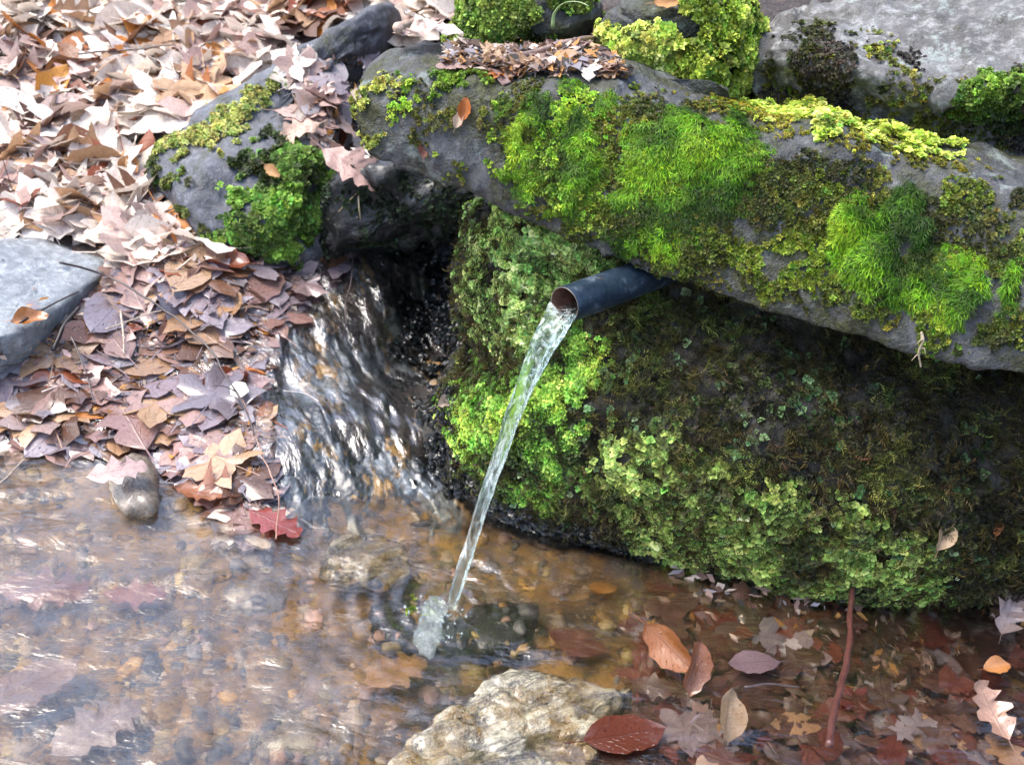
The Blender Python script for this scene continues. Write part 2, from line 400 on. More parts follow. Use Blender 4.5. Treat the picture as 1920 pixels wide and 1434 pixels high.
net = [[p + np.array([.03 - .0, .30, 0]) for p in net[0]]] + net + [[p + np.array([0, .12, .02]) for p in net[-1]], [p + np.array([0, .35, -.02]) for p in net[-1]]]
net = [[r[0] + np.array([.05, .22, 0])] + r + [r[-1] + np.array([.3, .3, 0])] for r in net]
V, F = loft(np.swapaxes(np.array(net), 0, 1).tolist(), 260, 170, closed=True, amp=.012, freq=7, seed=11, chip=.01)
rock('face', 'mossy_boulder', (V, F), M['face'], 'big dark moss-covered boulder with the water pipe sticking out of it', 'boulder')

# upper boulder
secs = [((1412,90),(1415,205),(1430,20),.33,.33),((1470,80),(1500,245),(1500,-10),.30,.31),((1560,100),(1600,275),(1600,-45),.26,.28),((1700,135),(1720,300),(1740,-70),.22,.25),
        ((1830,150),(1840,320),(1850,-90),.19,.22),((1960,150),(1960,345),(1980,-110),.17,.2),((2120,160),(2120,370),(2140,-120),.16,.19)]
rings = []
for i, (t, b, tb, yt, yb) in enumerate(secs):
    T, A = PY(*t, yt), PY(*b, yb); B = PY(*tb, yt + .42); k = .4 if i == 0 else 1
    A2 = A + np.array([0, 0, -.02])
    rings.append([A2, A + (T - A) * .5 + np.array([0, -.005 * k, 0]), T + np.array([0, -.012 * k, -.02]), T + np.array([0, .02, .004]), T * .55 + B * .45 + np.array([0, 0, .015 * k]), B,
                  B + np.array([0, .12, -.12]), A2 + np.array([0, .5, -.1]), A2 + np.array([0, .15, -.04])])
rock('top', 'upper_boulder', loft(rings, 150, 100, amp=.012, freq=9, seed=21, chip=.02), M['top'],
     'large pale grey boulder with weathered flat top in the upper right corner', 'boulder')
# left slab, running back up the bank
rock('slab', 'leaning_slab', dome([(283,285),(330,252),(450,178),(560,110),(640,62),(735,22),(748,50),(690,110),(640,150),(640,230),(628,330),(610,420),(560,470),(480,482),(400,462),(345,400),(290,345)],
     planes=[.70,.74,.84,.95,1.05,1.18,1.18,1.05,.95,.82,.68,.58,.54,.52,.53,.57,.65], front=.07, back=.20, e=.34, ns=140, nr=50, n=(-.15, -.6, .75), amp=.010, freq=9, seed=33, chip=.02),
     M['slab'], 'grey wedge-shaped rock rising out of the leaf litter left of the overhang', 'rock')
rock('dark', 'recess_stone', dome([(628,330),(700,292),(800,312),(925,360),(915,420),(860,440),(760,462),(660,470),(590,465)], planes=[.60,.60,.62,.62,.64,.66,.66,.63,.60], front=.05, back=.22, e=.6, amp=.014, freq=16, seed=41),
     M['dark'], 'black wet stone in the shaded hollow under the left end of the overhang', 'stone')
rock('back', 'mossy_stone', dome([(835,95),(850,40),(880,-10),(960,-30),(1060,-20),(1118,10),(1110,60),(1050,85),(960,70),(900,100)], y=.55, front=.07, back=.1, e=.6, amp=.012, freq=12, seed=43),
     M['cap'], 'small moss-covered stone at the top edge behind the overhang', 'stone')
rock('back2', 'ledge_stone', dome([(1095,150),(1120,60),(1160,10),(1260,-20),(1380,-10),(1420,60),(1425,150),(1350,185),(1220,180)], y=.36, front=.07, back=.15, e=.6, amp=.014, freq=10, seed=45),
     M['cap'], 'rounded ledge stone hidden under pale green moss beside the upper boulder', 'stone')
rock('slate', 'slate_slab', dome([(-60,470),(0,455),(90,452),(170,470),(215,485),(205,510),(150,555),(90,600),(30,635),(-40,660),(-120,640)],
     z=.14, front=.016, back=.10, e=.28, ns=110, nr=36, n=(.05, -.25, 1), amp=.004, freq=14, seed=47, chip=.006),
     M['slate'], 'smooth blue-grey slate slab at the left edge of the photo among wet leaves', 'rock')
rock('quartz', 'banded_rock', dome([(730,1450),(780,1380),(860,1325),(900,1290),(950,1262),(1060,1266),(1130,1284),(1205,1290),(1165,1320),(1140,1360),(1110,1420),(1060,1480),(900,1520),(770,1500)],
     z=-.010, front=.015, back=.08, e=.27, ns=120, nr=40, n=(-.1, -.1, 1), amp=.009, freq=16, seed=51, chip=.02),
     M['quartz'], 'white and ochre banded rock breaking the water surface at bottom centre', 'rock')
rock('pebble', 'brown_cobble', dome([(205,880),(235,852),(280,862),(300,900),(303,950),(275,980),(240,968),(210,930)], z=.005, front=.03, back=.04, e=.7, ns=60, nr=24, n=(0, -.3, 1), amp=.003, freq=25, seed=53),
     M['pebble'], 'round brown cobble standing half out of the pool under a pink leaf', 'stone')
small = [([(0,-10),(40,-20),(80,0),(70,30),(30,45),(0,50)], 1.25, 'mossy', M['cap'], 'dark mossy stone in the top left corner', 'corner_stone'),
         ([(1075,195),(1090,170),(1130,165),(1150,185),(1130,210),(1090,215)], None, '', M['slate'], '', '')]
rock('corner', 'corner_stone', dome([(-30,50),(-20,-20),(40,-40),(90,-15),(80,20),(30,55)], y=1.35, front=.08, back=.1, amp=.01, seed=55), M['cap'],
     'dark mossy stone in the very top left corner', 'stone')
rock('flat1', 'flat_grey_stone', dome([(1190,160),(1250,158),(1330,162),(1375,175),(1350,192),(1270,195),(1210,185)], y=.24, front=.015, back=.04, e=.4, n=(0, -.3, 1), amp=.003, seed=57), M['cap'],
     'thin flat grey stone lying on the overhang below the pale moss', 'stone')
rock('flat2', 'grey_pebble', dome([(985,135),(1005,112),(1040,100),(1052,108),(1035,128),(1005,140)], y=.3, front=.012, back=.03, e=.6, n=(0, -.5, 1), amp=.002, seed=59), M['slate'],
     'small smooth blue-grey pebble behind the overhang next to the broken stick', 'pebble')
rock('nub', 'black_pebble', dome([(1198,150),(1205,132),(1228,135),(1225,155),(1210,162)], y=.27, front=.015, back=.02, e=.7, amp=.002, seed=61), M['dark'],
     'small black pebble at the foot of the pale green moss', 'pebble')
for i, (o_, z_, m_, n_, l_) in enumerate([
    ([(590,1060),(650,1010),(740,1015),(775,1060),(750,1110),(680,1110),(620,1095)], -.004, 'quartz', 'sunken_rock', 'ochre streaked rock under water left of the falling stream'),
    ([(690,1180),(700,1140),(770,1130),(820,1150),(880,1170),(870,1215),(780,1225),(710,1215)], -.008, 'dark', 'sunken_rock', 'dark blue-grey rock under water where the stream lands'),
    ([(880,1150),(960,1140),(1010,1170),(990,1230),(920,1250),(870,1210)], -.012, 'dark', 'sunken_rock', 'dark submerged rock to the right of the splash'),
    ([(470,1380),(560,1350),(640,1370),(660,1420),(560,1450),(480,1430)], -.045, 'quartz', 'sunken_rock', 'yellow-white rock under water at the bottom edge'),
    ([(420,1120),(500,1100),(540,1140),(500,1180),(430,1170)], -.05, 'pebble', 'sunken_rock', 'tan cobble under water in the middle of the pool'),
    ([(230,1260),(290,1240),(320,1280),(280,1310),(235,1300)], -.055, 'dark', 'sunken_rock', 'small dark cobble under water at the lower left'),
    ([(300,1040),(360,1020),(400,1050),(370,1085),(310,1080)], -.05, 'quartz', 'sunken_rock', 'pale cobble under water below the pink leaves')]):
    rock('sunk%d' % i, n_, dome(o_, z=z_ - .022, front=.02, back=.04, e=.75, ns=60, nr=24, n=(0, 0, 1), amp=.005, freq=18, seed=70 + i), M[m_], l_, 'rock')

print('Z', gz([.3,.5,.7,.9,.5,.7,.5], [-.2,-.1,-.1,-.1,-.25,-.25,-.02]).round(3))
# ------------------------------------------------------------------ collision tree for placing things
V_ = np.vstack(BV); F_ = np.vstack(BF)
tree = BVHTree.FromPolygons([tuple(v) for v in V_.tolist()], [tuple(f) if f[2] != f[3] else tuple(f[:3]) for f in F_.tolist()])
def hit(px, py):
    d = ray(px, py); r = tree.ray_cast(Vector(CAMP), Vector(d / np.linalg.norm(d)))
    return (np.array(r[0]), np.array(r[1]), r[2]) if r[0] is not None else (None, None, None)
def visible(P, eps=.02):
    out = np.zeros(len(P), bool)
    for i, p in enumerate(P):
        d = p - CAMP; L = np.linalg.norm(d); r = tree.ray_cast(Vector(CAMP), Vector(d / L), L - eps); out[i] = r[0] is None
    return out

# ------------------------------------------------------------------ moss
def frames(N, D):
    """orthonormal frames: z = N, x = D projected"""
    N = N / (np.linalg.norm(N, axis=1, keepdims=True) + 1e-12)
    X = D - (D * N).sum(1, keepdims=True) * N; X /= (np.linalg.norm(X, axis=1, keepdims=True) + 1e-12)
    return np.stack([X, np.cross(N, X), N], 1)         # rows are axes
def scatter(proto, pos, fr, sc, col):
    """list of protos (V,F3); returns joined mesh arrays"""
    VV, FF, CC = [], [], []; off = 0
    which = rng.integers(0, len(proto), len(pos))
    for k, (pv, pf, shade) in enumerate(proto):
        s = which == k; n = s.sum()
        if not n: continue
        v = np.einsum('vi,nij->nvj', pv, fr[s]) * sc[s][:, None, None] + pos[s][:, None, :]
        VV.append(v.reshape(-1, 3)); FF.append((pf[None] + (np.arange(n) * len(pv))[:, None, None]).reshape(-1, pf.shape[1]) + off)
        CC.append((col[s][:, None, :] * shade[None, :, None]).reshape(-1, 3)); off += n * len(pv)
    return np.vstack(VV), np.vstack(FF), np.vstack(CC)
def proto_star(n, tiers=2, L=1.0, wd=.34, lift=.5, seed=0):
    r = np.random.default_rng(seed); V, F, S = [], [], []
    for t in range(tiers):
        for k in range(n - t):
            a = 2 * math.pi * (k + .5 * t) / (n - t) + r.uniform(-.3, .3); l = L * (1 - .35 * t) * r.uniform(.8, 1.15); up = lift * (1 + t * 1.0) * r.uniform(.7, 1.3)
            c, s = math.cos(a), math.sin(a); b = len(V)
            pts = [(0, 0, .1 * t), (l * .55, wd * l, up * .55), (l, 0, up * .6 + r.uniform(-.25, .1)), (l * .55, -wd * l, up * .55)]
            for x, y, z in pts: V.append((x * c - y * s, x * s + y * c, z))
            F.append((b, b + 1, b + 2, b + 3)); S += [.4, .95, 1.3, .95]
    return np.array(V), np.array(F), np.array(S)
def proto_strand(n, seed=0, spread=.6):
    """tuft of n long curved blades leaning along +x"""
    r = np.random.default_rng(seed); V, F, S = [], [], []
    for k in range(n):
        a = r.uniform(-spread, spread); l = r.uniform(.7, 1.15); w_ = .032; b = len(V); h = r.uniform(.35, .7); ox, oy = r.uniform(-.2, .2, 2)
        for j, (t, ww) in enumerate([(0, 1), (.35, 1.), (.7, .75)]):
            x = l * (t ** 1.25); z = h * math.sin(min(1, t * 1.1) * 1.75) * .62; c, s = math.cos(a * (1 + t)), math.sin(a * (1 + t))
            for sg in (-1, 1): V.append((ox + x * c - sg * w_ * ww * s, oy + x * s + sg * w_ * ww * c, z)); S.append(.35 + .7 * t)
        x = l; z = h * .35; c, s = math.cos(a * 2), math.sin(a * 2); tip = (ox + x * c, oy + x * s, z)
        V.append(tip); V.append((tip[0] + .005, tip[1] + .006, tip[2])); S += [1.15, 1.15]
        for j in range(3): F.append((b + 2 * j, b + 2 * j + 1, b + 2 * j + 3, b + 2 * j + 2))
    return np.array(V), np.array(F), np.array(S)
def proto_sprig(seed=0, n=5):
    """curved feather of leaflets"""
    r = np.random.default_rng(seed); V, F, S = [], [], []
    bend = r.uniform(-.5, .5)
    for k in range(n):
        t = k / n; x = t * 1.3; y = bend * t * t; z = .35 * math.sin(t * 2.6)
        for sg in (-1, 1):
            b = len(V); l = .42 * (1 - .45 * t) * r.uniform(.8, 1.2); dx, dy = .25, sg * l
            V += [(x, y, z), (x + dx * .7, y + dy * .45 - .0, z + .09), (x + dx + .1, y + dy, z + r.uniform(-.08, .08)), (x + .08 + dx * .2, y + dy * .55, z - .02)]
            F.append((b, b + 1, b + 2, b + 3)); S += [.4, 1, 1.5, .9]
    return np.array(V), np.array(F), np.array(S)
STAR = [proto_star(5, 2, seed=i) for i in range(5)]
ROUND = [proto_star(4, 2, wd=.5, lift=.35, seed=10 + i) for i in range(5)]
STRAND = [proto_strand(5, 20 + i) for i in range(5)]
SPRIG = [proto_sprig(30 + i) for i in range(6)]
DOWN = np.array([-.35, -.35, -.87])

def sample_surface(V, F, dens):
    T = np.vstack([np.vstack([f[:, [0, 1, 2]], f[:, [0, 2, 3]]]) if f.shape[1] == 4 else f for f in F])
    A = V[T[:, 0]]; B = V[T[:, 1]] - A; C = V[T[:, 2]] - A; cr = np.cross(B, C); ar = np.linalg.norm(cr, axis=1) / 2
    # skip tiny/back-facing from far behind
    n = rng.poisson(ar * dens); idx = np.repeat(np.arange(len(T)), n)
    u = rng.random(len(idx)); v = rng.random(len(idx)); f = u + v > 1; u[f] = 1 - u[f]; v[f] = 1 - v[f]
    N = vnormals(V, F); nn = N[T[idx, 0]] * (1 - u - v)[:, None] + N[T[idx, 1]] * u[:, None] + N[T[idx, 2]] * v[:, None]
    return A[idx] + B[idx] * u[:, None] + C[idx] * v[:, None], nn
G = lambda r, g, b: np.array([r, g, b])
def moss(key, name, polys, kind, dens, size, cols, edge=14, cover=1.0, gap=0.0, gf=30, lift=0.0, label=None, up=.25, seed=0, comb=None, hump=0.0, hf=22, mat='moss'):
    """scatter moss shoots of one kind over the parts of a rock inside the outlines"""
    o, V, F, base = ROCK[key]
    P, N = sample_surface(V, F, dens * cover)
    q = proj(P); d = np.full(len(P), -1e9)
    for pl in polys: d = np.maximum(d, polydist(q[:, 0], q[:, 1], pl))
    d = d + edge * 1.6 * noise(P, 45, seed + 2, 2) + edge * noise(P, 150, seed + 3)
    # only on the side one can see from in front/above
    ok = (d > 0) & ((N @ np.array([0, -.75, .65])) > -.25)
    if gap: ok &= noise(P, gf, seed + 4, 2) > (gap * 2 - 1) * .6
    P, N, d = P[ok], N[ok], d[ok]
    if not len(P): print('no moss', key, name); return
    soft = np.clip(d / 40, 0, 1)
    t = np.clip(.5 + .9 * noise(P, 16, seed + 5, 2) + rng.normal(0, .16, len(P)), 0, .999) * (len(cols) - 1)
    C = np.array(cols); i = t.astype(int); C = C[i] + (C[i + 1] - C[i]) * (t - i)[:, None]
    C = C * np.exp(rng.normal(0, .42, len(P)))[:, None] * (1 + .16 * rng.normal(0, 1, (len(P), 1)) * np.array([[1, 0, .4]]))
    lift = lift + rng.uniform(0, size * .7, len(P)) * (kind != 'strand')
    hp = hump * (np.clip(noise(P, hf, seed + 8, 2) + .35, 0, 2)) * soft
    Nn = N + rng.normal(0, .42, N.shape) + np.array([0, 0, up])
    if comb is None: D = rng.normal(0, 1, N.shape)
    else:
        D = np.array(comb) + .55 * np.stack([noise(P, 28, seed + 11 + k) for k in range(3)], 1) + rng.normal(0, .22, N.shape)
    fr = frames(Nn, D)
    pr = {'star': STAR, 'round': ROUND, 'strand': STRAND, 'sprig': SPRIG}[kind]
    sc = size * rng.uniform(.65, 1.3, len(P)) * (.6 + .4 * soft)
    VV, FF, CC = scatter(pr, P - base + N * (hp + lift)[:, None], fr, sc, C)
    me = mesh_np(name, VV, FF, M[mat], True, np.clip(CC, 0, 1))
    x = link(name, me, o, kind='stuff')
    if label: x['label'] = label
    print(key, name, len(P)); return x

LIME = [G(.13,.22,.02), G(.22,.38,.03), G(.30,.48,.04)]
PALE = [G(.14,.2,.02), G(.38,.52,.06), G(.56,.70,.12), G(.50,.56,.12)]
GREEN = [G(.03,.075,.005), G(.10,.25,.006), G(.20,.42,.012), G(.30,.48,.02)]
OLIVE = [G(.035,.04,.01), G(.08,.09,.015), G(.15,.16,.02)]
MID = [G(.04,.06,.012), G(.10,.17,.03), G(.22,.34,.06), G(.3,.4,.09)]
DARK = [G(.010,.009,.004), G(.035,.03,.01), G(.10,.09,.022), G(.045,.025,.013), G(.03,.042,.012)]  # feathery moss; the overhang's shade is put into these dark tones
# capstone moss
c1 = [(940,190),(1000,160),(1090,150),(1160,185),(1150,260),(1130,330),(1115,420),(1040,415),(1000,400),(935,350),(925,260)]
c2 = [(1190,200),(1270,200),(1400,215),(1450,290),(1410,380),(1330,440),(1250,480),(1150,460),(1150,380),(1165,290)]
c3 = [(1600,350),(1690,340),(1750,370),(1755,460),(1830,480),(1920,490),(1925,600),(1850,600),(1790,610),(1700,580),(1620,560),(1555,500),(1560,420)]
carpet = [(930,200),(960,130),(1200,170),(1460,240),(1920,320),(2100,380),(2100,760),(1900,690),(1500,585),(1200,500),(960,400)]
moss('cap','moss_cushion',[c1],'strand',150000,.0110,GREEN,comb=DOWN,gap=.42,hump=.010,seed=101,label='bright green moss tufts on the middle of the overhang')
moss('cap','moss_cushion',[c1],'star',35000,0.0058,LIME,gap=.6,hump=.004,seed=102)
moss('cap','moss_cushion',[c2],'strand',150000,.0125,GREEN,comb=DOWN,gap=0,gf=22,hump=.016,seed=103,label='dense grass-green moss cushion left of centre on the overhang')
moss('cap','moss_cushion',[c3],'strand',180000,.0140,GREEN,comb=(-.6,-.4,-.6),gap=.05,gf=20,hump=.016,seed=104,label='long-stranded bright moss cushion at the right of the overhang')
moss('cap','moss_tuft',[[(750,150),(840,130),(900,135),(905,150),(840,165),(800,200),(780,225),(745,215)]],'star',60000,0.0070,LIME,gap=.3,hump=.006,seed=105)
moss('cap','moss_tuft',[[(668,170),(720,150),(745,165),(715,200),(710,260),(690,280),(672,240)]],'star',55000,0.0070,[G(.1,.11,.02),G(.25,.27,.05),G(.33,.36,.07)],gap=.3,hump=.004,seed=106)
moss('cap','moss_carpet',[carpet],'star',50000,0.0044,OLIVE,gap=.5,gf=14,seed=107,up=.1)
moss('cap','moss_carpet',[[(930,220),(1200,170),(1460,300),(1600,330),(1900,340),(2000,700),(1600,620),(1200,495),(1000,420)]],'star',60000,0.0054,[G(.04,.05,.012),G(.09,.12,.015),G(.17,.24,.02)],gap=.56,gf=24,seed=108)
moss('cap','moss_carpet',[[(1150,175),(1260,172),(1450,200),(1520,240),(1640,262),(1860,320),(1850,340),(1600,290),(1460,255),(1330,215)]],'star',65000,0.0046,[G(.12,.12,.01),G(.24,.23,.02),G(.33,.3,.04)],gap=.25,seed=109,edge=8)
moss('cap','moss_carpet',[[(1400,165),(1500,190),(1600,225),(1720,260),(1800,285),(1790,300),(1640,272),(1480,235),(1400,205)]],'round',60000,0.0090,PALE,gap=.3,hump=.018,hf=30,seed=110,edge=14,label='pale lime moss filling the seam behind the overhang')
moss('cap','moss_tuft',[[(670,200),(760,150),(930,170),(940,380),(780,320),(700,295)]],'star',30000,.0045,OLIVE,gap=.62,seed=111)
# boulder moss
f_left = [(868,440),(905,390),(1000,375),(1080,420),(1150,480),(1160,540),(1060,600),(1000,680),(900,640),(870,560)]
f_mid = [(830,760),(900,680),(1000,690),(1080,610),(1150,650),(1120,780),(1090,900),(1040,960),(960,940),(860,880)]
f_low = [(1090,880),(1180,770),(1270,800),(1360,880),(1480,900),(1660,960),(1780,1040),(1790,1130),(1500,1130),(1380,1110),(1240,1050),(1120,970)]
f_all = [(820,760),(860,400),(1000,370),(1300,470),(2100,700),(2100,1150),(1400,1125),(1200,1050),(960,980),(850,910)]
moss('face','moss_carpet',[f_left],'round',67425,0.0080,[G(.06,.12,.03),G(.28,.46,.10),G(.50,.72,.22),G(.46,.64,.15)],gap=.05,hump=.008,seed=121,label='dense pale green moss on the upper left of the boulder')
moss('face','moss_carpet',[f_mid],'star',53940,0.0082,[G(.05,.08,.02),G(.15,.32,.04),G(.32,.58,.09),G(.36,.54,.07)],gap=.15,hump=.008,seed=122,label='yellow-green moss behind the falling water')
moss('face','moss_carpet',[f_low],'round',37200,0.0083,[G(.06,.07,.02),G(.28,.40,.08),G(.52,.68,.17)],gap=.2,hump=.006,seed=123)
moss('face','moss_carpet',[f_all],'sprig',26000,.0120,DARK+[G(.16,.18,.04)],gap=.1,seed=124,hump=.006,up=.1,label='olive and brown feathery moss darkened for the shaded side of the boulder')
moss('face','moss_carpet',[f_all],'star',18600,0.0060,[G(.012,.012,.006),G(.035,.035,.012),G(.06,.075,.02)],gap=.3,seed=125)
moss('face','moss_carpet',[f_all],'round',2790,0.0072,[G(.05,.10,.03),G(.2,.34,.15)],gap=.62,seed=126)
moss('face','moss_tuft',[[(1170,490),(1240,500),(1250,590),(1190,605),(1150,600),(1190,575)]],'star',60000,.007,[G(.03,.04,.01),G(.09,.12,.02)],gap=.2,seed=144,lift=.01)
# others
moss('slab','moss_carpet',[[(290,270),(380,225),(450,185),(520,150),(530,170),(470,220),(440,270),(370,270),(340,290),(300,300)]],'star',34100,0.0096,[G(.2,.22,.05),G(.36,.4,.1),G(.46,.48,.14)],gap=.25,hump=.004,seed=131,label='pale yellow moss along the upper edge of the rock')
moss('slab','moss_carpet',[[(425,350),(470,280),(540,250),(600,290),(635,340),(620,430),(560,485),(460,490),(370,450),(430,410)]],'round',46500,0.0103,[G(.03,.045,.01),G(.1,.18,.03),G(.2,.36,.05)],gap=.25,hump=.008,seed=132,label='deep green moss clump on the front of the rock')
moss('slab','moss_carpet',[[(280,290),(330,300),(360,350),(380,400),(430,440),(400,460),(340,400),(285,350)]],'star',34100,0.0091,[G(.03,.035,.01),G(.1,.13,.03),G(.2,.26,.05)],gap=.35,seed=133)
moss('back','moss_carpet',[[(830,110),(840,30),(880,-40),(1130,-40),(1120,60),(1050,90),(960,70),(890,115)]],'star',55000,0.0096,[G(.03,.04,.01),G(.12,.18,.03),G(.24,.34,.06)],gap=.35,gf=18,hump=.008,seed=134)
moss('back2','moss_carpet',[[(1100,150),(1130,60),(1230,40),(1240,-20),(1400,-20),(1430,60),(1430,190),(1220,180)]],'star',55000,0.0102,PALE,gap=.1,gf=16,hump=.022,hf=14,seed=135,label='thick pale lime moss clumps')
moss('top','moss_carpet',[[(1400,130),(1430,200),(1500,200),(1560,235),(1640,265),(1780,290),(1780,330),(1650,330),(1500,300),(1400,260)]],'round',45000,0.0079,PALE,gap=.35,seed=136)
moss('top','moss_carpet',[[(1800,150),(1860,130),(1960,140),(1960,210),(1920,250),(1830,230),(1790,190)]],'star',55000,0.0079,[G(.02,.035,.008),G(.07,.13,.015),G(.15,.27,.03)],gap=.25,hump=.008,seed=137)
moss('top','darkening_moss',[[(1405,70),(1560,70),(1700,110),(1830,150),(1960,130),(1990,345),(1700,310),(1400,260)]],'star',60000,.0050,[G(.02,.017,.014),G(.045,.038,.03),G(.07,.06,.035)],gap=.36,gf=16,seed=143)  # brown moss film laid on to put the front face's darkness into colour
moss('top','moss_tuft',[[(1480,60),(1545,50),(1555,80),(1530,130),(1500,140),(1470,130)],[(1590,75),(1680,80),(1690,130),(1640,120)]],'star',40000,0.0064,OLIVE+[G(.22,.25,.03)],gap=.35,seed=138)
moss('top','moss_carpet',[[(1430,100),(1920,170),(1980,340),(1700,310),(1450,220)]],'star',30000,0.0051,OLIVE,gap=.55,seed=139)
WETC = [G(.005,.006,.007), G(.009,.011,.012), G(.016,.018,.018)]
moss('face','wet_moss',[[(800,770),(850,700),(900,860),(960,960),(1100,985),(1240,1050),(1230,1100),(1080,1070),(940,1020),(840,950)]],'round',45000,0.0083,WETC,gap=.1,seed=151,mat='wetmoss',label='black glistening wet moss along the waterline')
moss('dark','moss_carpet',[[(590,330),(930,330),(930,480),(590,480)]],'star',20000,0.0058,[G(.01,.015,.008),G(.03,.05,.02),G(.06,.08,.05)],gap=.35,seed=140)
moss('corner','moss_carpet',[[(-60,-60),(120,-60),(120,60),(-60,60)]],'star',30000,0.0102,GREEN,gap=.1,seed=141)
moss('sunk1','moss_tuft',[[(770,1090),(850,1090),(860,1150),(780,1150)]],'star',30000,0.0077,GREEN,gap=.3,seed=142)

# ------------------------------------------------------------------ water
SPL = PZ(815, 1165, 0); IMP = PZ(848, 1128, 0)
xs = np.arange(-1.9, 1.7, .0055); ys = np.arange(-1.5, .42, .0055)
WX, WY = np.meshgrid(xs, ys, indexing='ij'); P = np.stack([WX.ravel(), WY.ravel(), WX.ravel() * 0], 1)
c45, s45 = math.cos(.5), math.sin(.5)
Q = np.stack([P[:, 0] * c45 + P[:, 1] * s45, (-P[:, 0] * s45 + P[:, 1] * c45) * 2.2, P[:, 2]], 1)
r_ = np.hypot(P[:, 0] - IMP[0], P[:, 1] - IMP[1]); calm = 1 - np.clip((P[:, 0] - .12) / .25, 0, .45)
WZ = (.0042 * noise(Q, 11, 200, 3) + .0005 * noise(Q, 45, 205, 2)) * calm
WZ += .0026 * np.sin(r_ * 2 * math.pi / .034 + .8 * noise(P, 9, 207)) * np.exp(-r_ / .13) * np.clip(r_ / .03, 0, 1) * (.5 + .5 * calm)
gg = gz(P[:, 0], P[:, 1])
F = grid_faces(len(xs), len(ys))[:, ::-1]
keep = (gg[F].min(1) < .012)
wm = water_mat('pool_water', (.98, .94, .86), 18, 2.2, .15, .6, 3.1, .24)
V = np.c_[P[:, :2], WZ]; used = np.unique(F[keep]); remap = np.zeros(len(V), int); remap[used] = np.arange(len(used))
link('pool_water', mesh_np('pool_water', V[used], remap[F[keep]], wm), kind='structure')

# thin seep of water through the lower leaf mat
SEEP = [(-120,640),(60,660),(200,600),(330,560),(480,500),(640,490),(600,560),(540,660),(520,760),(525,900),(560,1010),(480,1010),(300,880),(0,850),(-150,850)]
xs = np.arange(-1.25, .0, .006); ys = np.arange(-.25, .95, .006)
WX, WY = np.meshgrid(xs, ys, indexing='ij'); g = gz(WX, WY); P = np.stack([WX.ravel(), WY.ravel(), g], 1); q = proj(P); d = polydist(q[:, 0], q[:, 1], SEEP)
g2 = g.reshape(WX.shape).copy()
for _ in range(30): g2[1:-1, 1:-1] = (g2[2:, 1:-1] + g2[:-2, 1:-1] + g2[1:-1, 2:] + g2[1:-1, :-2]) / 4
wz = g2.ravel() + .0165 + .004 * noise(P, 12, 260, 2) + .0008 * noise(P, 60, 262, 2) - np.clip(12 - d, 0, 60) * .0008
F = grid_faces(len(xs), len(ys))[:, ::-1]; V = np.c_[P[:, :2], wz]; k = d[F].min(1) > -12; u = np.unique(F[k]); rm = np.zeros(len(V), int); rm[u] = np.arange(len(u))
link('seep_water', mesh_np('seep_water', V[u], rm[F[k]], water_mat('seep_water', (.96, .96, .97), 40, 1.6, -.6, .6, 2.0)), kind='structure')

# sheet of water running down the rock channel, and the channel rock under it
CH = [(600,500),(720,462),(860,440),(900,560),(905,680),(830,760),(850,900),(900,985),(700,1020),(560,1000),(510,930),(500,820),(490,720),(520,620),(560,550)]
xs = np.arange(-.75, .25, .004); ys = np.arange(-.2, 1.0, .004)
WX, WY = np.meshgrid(xs, ys, indexing='ij'); g = gz(WX, WY); P = np.stack([WX.ravel(), WY.ravel(), g], 1)
q = proj(P); d = polydist(q[:, 0], q[:, 1], CH)
Q = np.stack([P[:, 0] * math.cos(-1.0) + P[:, 1] * math.sin(-1.0), (-P[:, 0] * math.sin(-1.0) + P[:, 1] * math.cos(-1.0)), P[:, 2]], 1)
flow = noise(Q * np.array([1, 3.0, 1]), 10, 220, 4); bumpy = np.clip((q[:, 0] - 690) / 120, 0, 1) * np.clip((q[:, 1] - 440) / 60, 0, 1)
rockz = P[:, 2] + .002 + .012 * flow + bumpy * .0045 * noise(P, 85, 225, 2) - np.clip(-d, 0, 60) * .0006
F = grid_faces(len(xs), len(ys))[:, ::-1]
def sub(V, F, k): 
    u = np.unique(F[k]); rm = np.zeros(len(V), int); rm[u] = np.arange(len(u)); return V[u], rm[F[k]]
V = np.c_[P[:, :2], rockz]; Vs, Fs = sub(V, F, d[F].min(1) > -30)
sb = link('stream_bed', mesh_np('stream_bed', Vs, Fs, M['channel']), kind='structure'); ROCK['stream'] = (sb, Vs, [Fs], np.zeros(3))
moss('stream','wet_moss',[[(650,460),(760,450),(900,440),(910,700),(830,760),(860,960),(800,900),(790,780),(720,700),(735,600),(690,540),(760,500),(700,480)]],'round',21000,0.0077,WETC,gap=.35,gf=18,seed=152,mat='wetmoss',lift=.003)
Q3 = Q * np.array([1, 2.6, 1])
wz = np.maximum(P[:, 2] + .012 + .010 * np.clip(noise(Q3, 10, 230, 3), -.6, 1) , 0.0) + .0010 * noise(Q3, 30, 233, 2) - np.clip(10 - d, 0, 60) * .0005
wz = np.where(bumpy > .3, np.maximum(wz - .006 * bumpy, rockz - .003), wz)
V = np.c_[P[:, :2], wz]; Vs, Fs = sub(V, F, (d[F].min(1) > -20) & (P[F, 2].max(1) > -.004))
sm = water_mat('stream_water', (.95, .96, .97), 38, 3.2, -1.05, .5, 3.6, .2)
link('stream_water', mesh_np('stream_water', Vs, Fs, sm), kind='structure')

